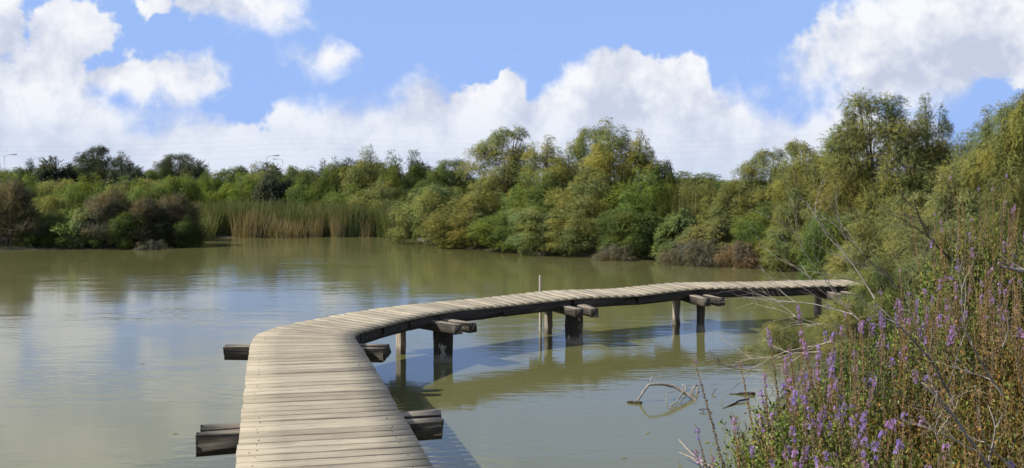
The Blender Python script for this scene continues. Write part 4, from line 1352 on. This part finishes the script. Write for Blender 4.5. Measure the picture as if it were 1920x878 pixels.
for i, (a, b, Y, r0, m, lab, kids, dep) in enumerate([
        ((1800, 500), (1690, 395), 9.3, 0.011, M_DEADDK, 'dark forking branch reaching up left out of the tall flowered bush', 6, 2),
        ((1960, 520), (1840, 452), 7.6, 0.020, M_DEAD, 'thick grey broken limb pointing left in front of the tall flowered bush', 2, 1),
        ((1870, 905), (1845, 690), 4.1, 0.010, M_DEAD, 'grey dead stem rising through the rusty growth, lower right', 4, 2),
        ((1900, 880), (1790, 800), 3.9, 0.005, M_PALE, 'pale arching twig in the rusty growth, lower right', 2, 1),
        ((1790, 760), (1690, 560), 4.9, 0.007, M_DEAD, 'thin grey branch leaning left through the middle of the near bank', 4, 2),
        ((1880, 740), (1740, 640), 4.6, 0.006, M_DEAD, 'forked grey twig over the rusty growth', 4, 2),
        ((1760, 830), (1700, 740), 4.2, 0.004, M_PALE, 'short pale dry twigs low in the near bank', 5, 2),
        ((1880, 650), (1900, 540), 5.6, 0.005, M_DEAD, 'thin dead stem standing near the right edge', 3, 1)]):
    p0, p1 = W3(*a, Y), W3(*b, Y - 0.25)
    o = link('dead_branch', branch_mesh(90 + i, (p1 - p0).length * 1.05, r0, dep, 0.5, kids=kids, m=m))
    tag(aim(o, p0, p1), lab, 'branch')


# branches lying in the water
def wet(name, tubes, m, label, cat='branch'):
    mb_ = MB()
    for pts_, r0, r1 in tubes:
        p = np.array(pts_, float)
        n = len(p)
        t = np.linspace(0, 1, 4 * n - 3)
        q = np.stack([np.interp(t, np.linspace(0, 1, n), p[:, i]) for i in range(3)], -1)
        q[1:-1] += rb_.normal(0, 0.004, q[1:-1].shape)
        mb_.tube(q, np.linspace(r0, r1, len(q)), 5, 0, rb_.uniform(.3, .7))
    c = np.concatenate(mb_.v).mean(0)
    mb_.v = [v - c for v in mb_.v]
    return tag(link(name, mb_.mesh(name, m, True), None, c), label, cat)


def wp(x, yw, up=0.0):
    """point over the waterline pixel (x, yw), UP metres above the water"""
    Y = EYE * F / (yw - HOR)
    return (px(x, Y), Y, up)


wet('dead_branch', [([wp(1188, 757, -.05), wp(1196, 754, .02), wp(1216, 752, .17), wp(1240, 750, .165), wp(1262, 748, .13), wp(1290, 749, .05), wp(1309, 750, -.02)], .009, .022),
                    ([wp(1254, 749, .14), wp(1268, 745, .10), wp(1283, 741, .03), wp(1290, 740, -.02)], .007, .004), ([wp(1226, 751, .17), wp(1232, 746, .21)], .005, .003), ([wp(1296, 749, .04), wp(1300, 744, .09), wp(1305, 742, .10)], .006, .003),
                    ([wp(1281, 748, .085), wp(1268, 760, .03), wp(1252, 763, -.02)], .009, .006), ([wp(1270, 750, .10), wp(1250, 752, .08), wp(1248, 756, -.02)], .005, .004)],
    M_DEAD, 'grey bent dead branch arching out of the water right of the boardwalk')
wet('dead_branch', [([wp(1293, 738, -.03), wp(1300, 735, .04), wp(1306, 734, .07), wp(1309, 737, .0)], .012, .012), ([wp(1278, 733, -.02), wp(1281, 731, .06), wp(1286, 732, .04), wp(1283, 737, -.02)], .006, .01)],
    M_DEAD, 'short curled stub of wood poking out of the water behind the bent branch')
wet('floating_stick', [([wp(1176, 755, .004), wp(1186, 756, .012), wp(1204, 757, .008)], .012, .015)], M_DEADDK, 'dark scrap of bark floating at the foot of the bent branch', 'stick')
wet('dead_twig', [([wp(1343, 738, .045), wp(1339, 739, .03), wp(1333, 744, -.02)], .005, .004)], M_DEADDK, 'single dark twig poking out of the water right of the bent branch', 'twig')
wet('floating_stick', [([wp(1366, 739, -.005), wp(1390, 740, .014), wp(1416, 741, .012)], .006, .018)], M_DEADDK, 'dark flat stick floating beside the loosestrife tips', 'stick')
wet('dead_twig', [([wp(1311, 772, .02), wp(1324, 772, .025), wp(1336, 774, .0)], .006, .004), ([wp(1316, 772, .02), wp(1322, 778, -.02)], .004, .003)], M_DEADDK, 'small forked twig lying on the water near the loosestrife', 'twig')
wet('dead_branch', [([wp(1336, 775, -.02), wp(1360, 764, .004), wp(1385, 755, .012), wp(1404, 752, .02)], .004, .012)], M_DEADDK, 'long dark stick half sunk in the water beside the loosestrife')
wet('dead_twig', [([wp(1219, 716, -.02), wp(1222, 711, .05)], .006, .003)], M_PALE, 'tiny pale reed stub standing in the water beyond the bent branch', 'twig')
wet('dead_branch', [([wp(1272, 846, .10), wp(1290, 868, .10), wp(1318, 885, .08), wp(1370, 930, .10)], .005, .011), ([wp(1272, 862, .06), wp(1296, 876, .08), wp(1320, 893, .08)], .005, .008)],
    M_PALE, 'bleached forked branch reaching into the water at the bottom of the view')
wet('dead_branch', [([wp(1330, 672, .10), wp(1345, 684, .02), wp(1372, 689, .01), wp(1420, 690, .05)], .005, .008)], M_DEADDK, 'thin dark branch trailing into the water before the last posts')

# low grass and sedge along the banks, uncountable
rg = np.random.default_rng(31)
gx_, gy_ = rg.uniform(-20, 12, 60000), rg.uniform(2, 46, 60000)
sd_ = shore_dist(gx_, gy_)
okg = (sd_ > -0.08) & (sd_ < 1.6)
gx_, gy_, sd_ = gx_[okg], gy_[okg], sd_[okg]
gm = MB()
gv = np.array([(0, -.5, 0), (0, .5, 0), (.55, -.35, 0), (.55, .35, 0), (1, 0, 0)], np.float32)
gt_ = np.array([(0, 1, 3), (0, 3, 2), (2, 3, 4)], np.int32)
ng = len(gx_)
hg = rg.uniform(0.10, 0.32, ng)
gm.scatter(gv, gt_, np.stack([gx_, gy_, ground_z(gx_, gy_) - .02], 1).astype(np.float32),
           frames(unit(np.stack([rg.normal(0, .3, ng), rg.normal(0, .3, ng), np.ones(ng)], 1)), rg.uniform(0, 6, ng)).astype(np.float32),
           np.stack([hg, np.full(ng, .012), np.ones(ng)], 1), 0, rg.uniform(0, 1, ng), bend=hg * .15)
go_ = link('bank_grass', gm.mesh('bank_grass', M_REED))
go_.color = (0.11, 0.12, 0.05, 1)
tag(go_, 'low grass and sedge along the edges of the pond', 'grass', None, 'stuff')

# fallen leaves and scraps drifting along the water's edge, uncountable
lx, ly = rg.uniform(-18, 12, 90000), rg.uniform(4, 46, 90000)
ld = shore_dist(lx, ly)
okl = (ld < 0) & (rg.uniform(size=len(lx)) < np.where(ly > 30, 0.16, 0.05) * np.exp(ld / 0.35) + 0.0006)
lx, ly = lx[okl], ly[okl]
nl_ = len(lx)
lm = MB()
fl_ = LEAF[0] * np.array([1, 1, 0.15], np.float32)
ra = rg.uniform(0, 6.28, nl_)
lm.scatter(fl_, LEAF[1], np.stack([lx, ly, np.full(nl_, .006)], 1).astype(np.float32), frames(np.stack([np.cos(ra), np.sin(ra), np.zeros(nl_)], 1), np.zeros(nl_)).astype(np.float32),
           rg.uniform(.03, .09, (nl_, 1)), 0, rg.uniform(.3, 1, nl_))
lo = link('floating_litter', lm.mesh('floating_litter', M_REED))
lo.color = (0.28, 0.25, 0.14, 1)
tag(lo, 'fallen leaves and reed scraps drifting at the edge of the water', 'floating leaves', None, 'stuff')

# ------------------------------------------------------------------ skyline: lamp posts and power lines far away
M_STEEL = bark_mat('grey_steel', (0.30, 0.31, 0.32, 1), (0.36, 0.37, 0.38, 1))


def street_lamp(x, ytop, Y, arm, label):
    X = px(x, Y)
    z1 = EYE + (HOR - ytop) * Y / F
    root = tag(link('street_lamp', None, None, (X, Y, 0.2)), label, 'street lamp', 'street lamps on the far skyline')
    mb_ = MB()
    mb_.tube([(0, 0, 0), (0, 0, z1 * .5), (0, 0, z1 - 0.5), (arm * .25, 0, z1 - 0.1), (arm, 0, z1)], [.08, .07, .05, .04, .04], 6)
    link('pole', mb_.mesh('pole', M_STEEL, True), root)
    mb_ = MB()
    mb_.tube([(arm - .2 * arm, 0, z1), (arm * 1.1, 0, z1 - .02), (arm * 1.5, 0, z1 + .03), (arm * 1.65, 0, z1 + .02)], [.05, .11, .11, .04], 6)
    link('lamp_head', mb_.mesh('lamp_head', M_STEEL, True), root)


for a in ((8, 292, 190, 1.4, 'tall street lamp above the trees at the left edge of the skyline'), (62, 298, 230, 1.3, 'small street lamp between the left edge and the tallest dark tree'),
          (374, 299, 210, -1.4, 'street lamp right of the dark ragged tree on the left skyline'), (500, 294, 190, 1.4, 'tall street lamp above the middle of the cattail cove'),
          (530, 300, 220, -1.3, 'street lamp just right of the tall one above the cove')):
    street_lamp(*a)
for i, (zl, zr, Yl) in enumerate(((6.6, 7.4, 205), (7.9, 8.9, 206), (8.9, 10.0, 207), (9.9, 11.2, 208))):
    t = np.linspace(0, 1, 33)
    x = -140 + 300 * t
    sag = 1.6 * (np.abs((x + 140) % 100 - 50) / 50) ** 2 - 1.0
    mb_ = MB()
    mb_.tube(np.stack([x, np.full(33, Yl), zl + (zr - zl) * t + sag], -1), 0.007, 4)
    tag(link('power_line', mb_.mesh('power_line', M_STEEL, True)), ('lowest', 'second lowest', 'second highest', 'highest')[i] + ' of the thin power lines crossing the gap on the right', 'power line')
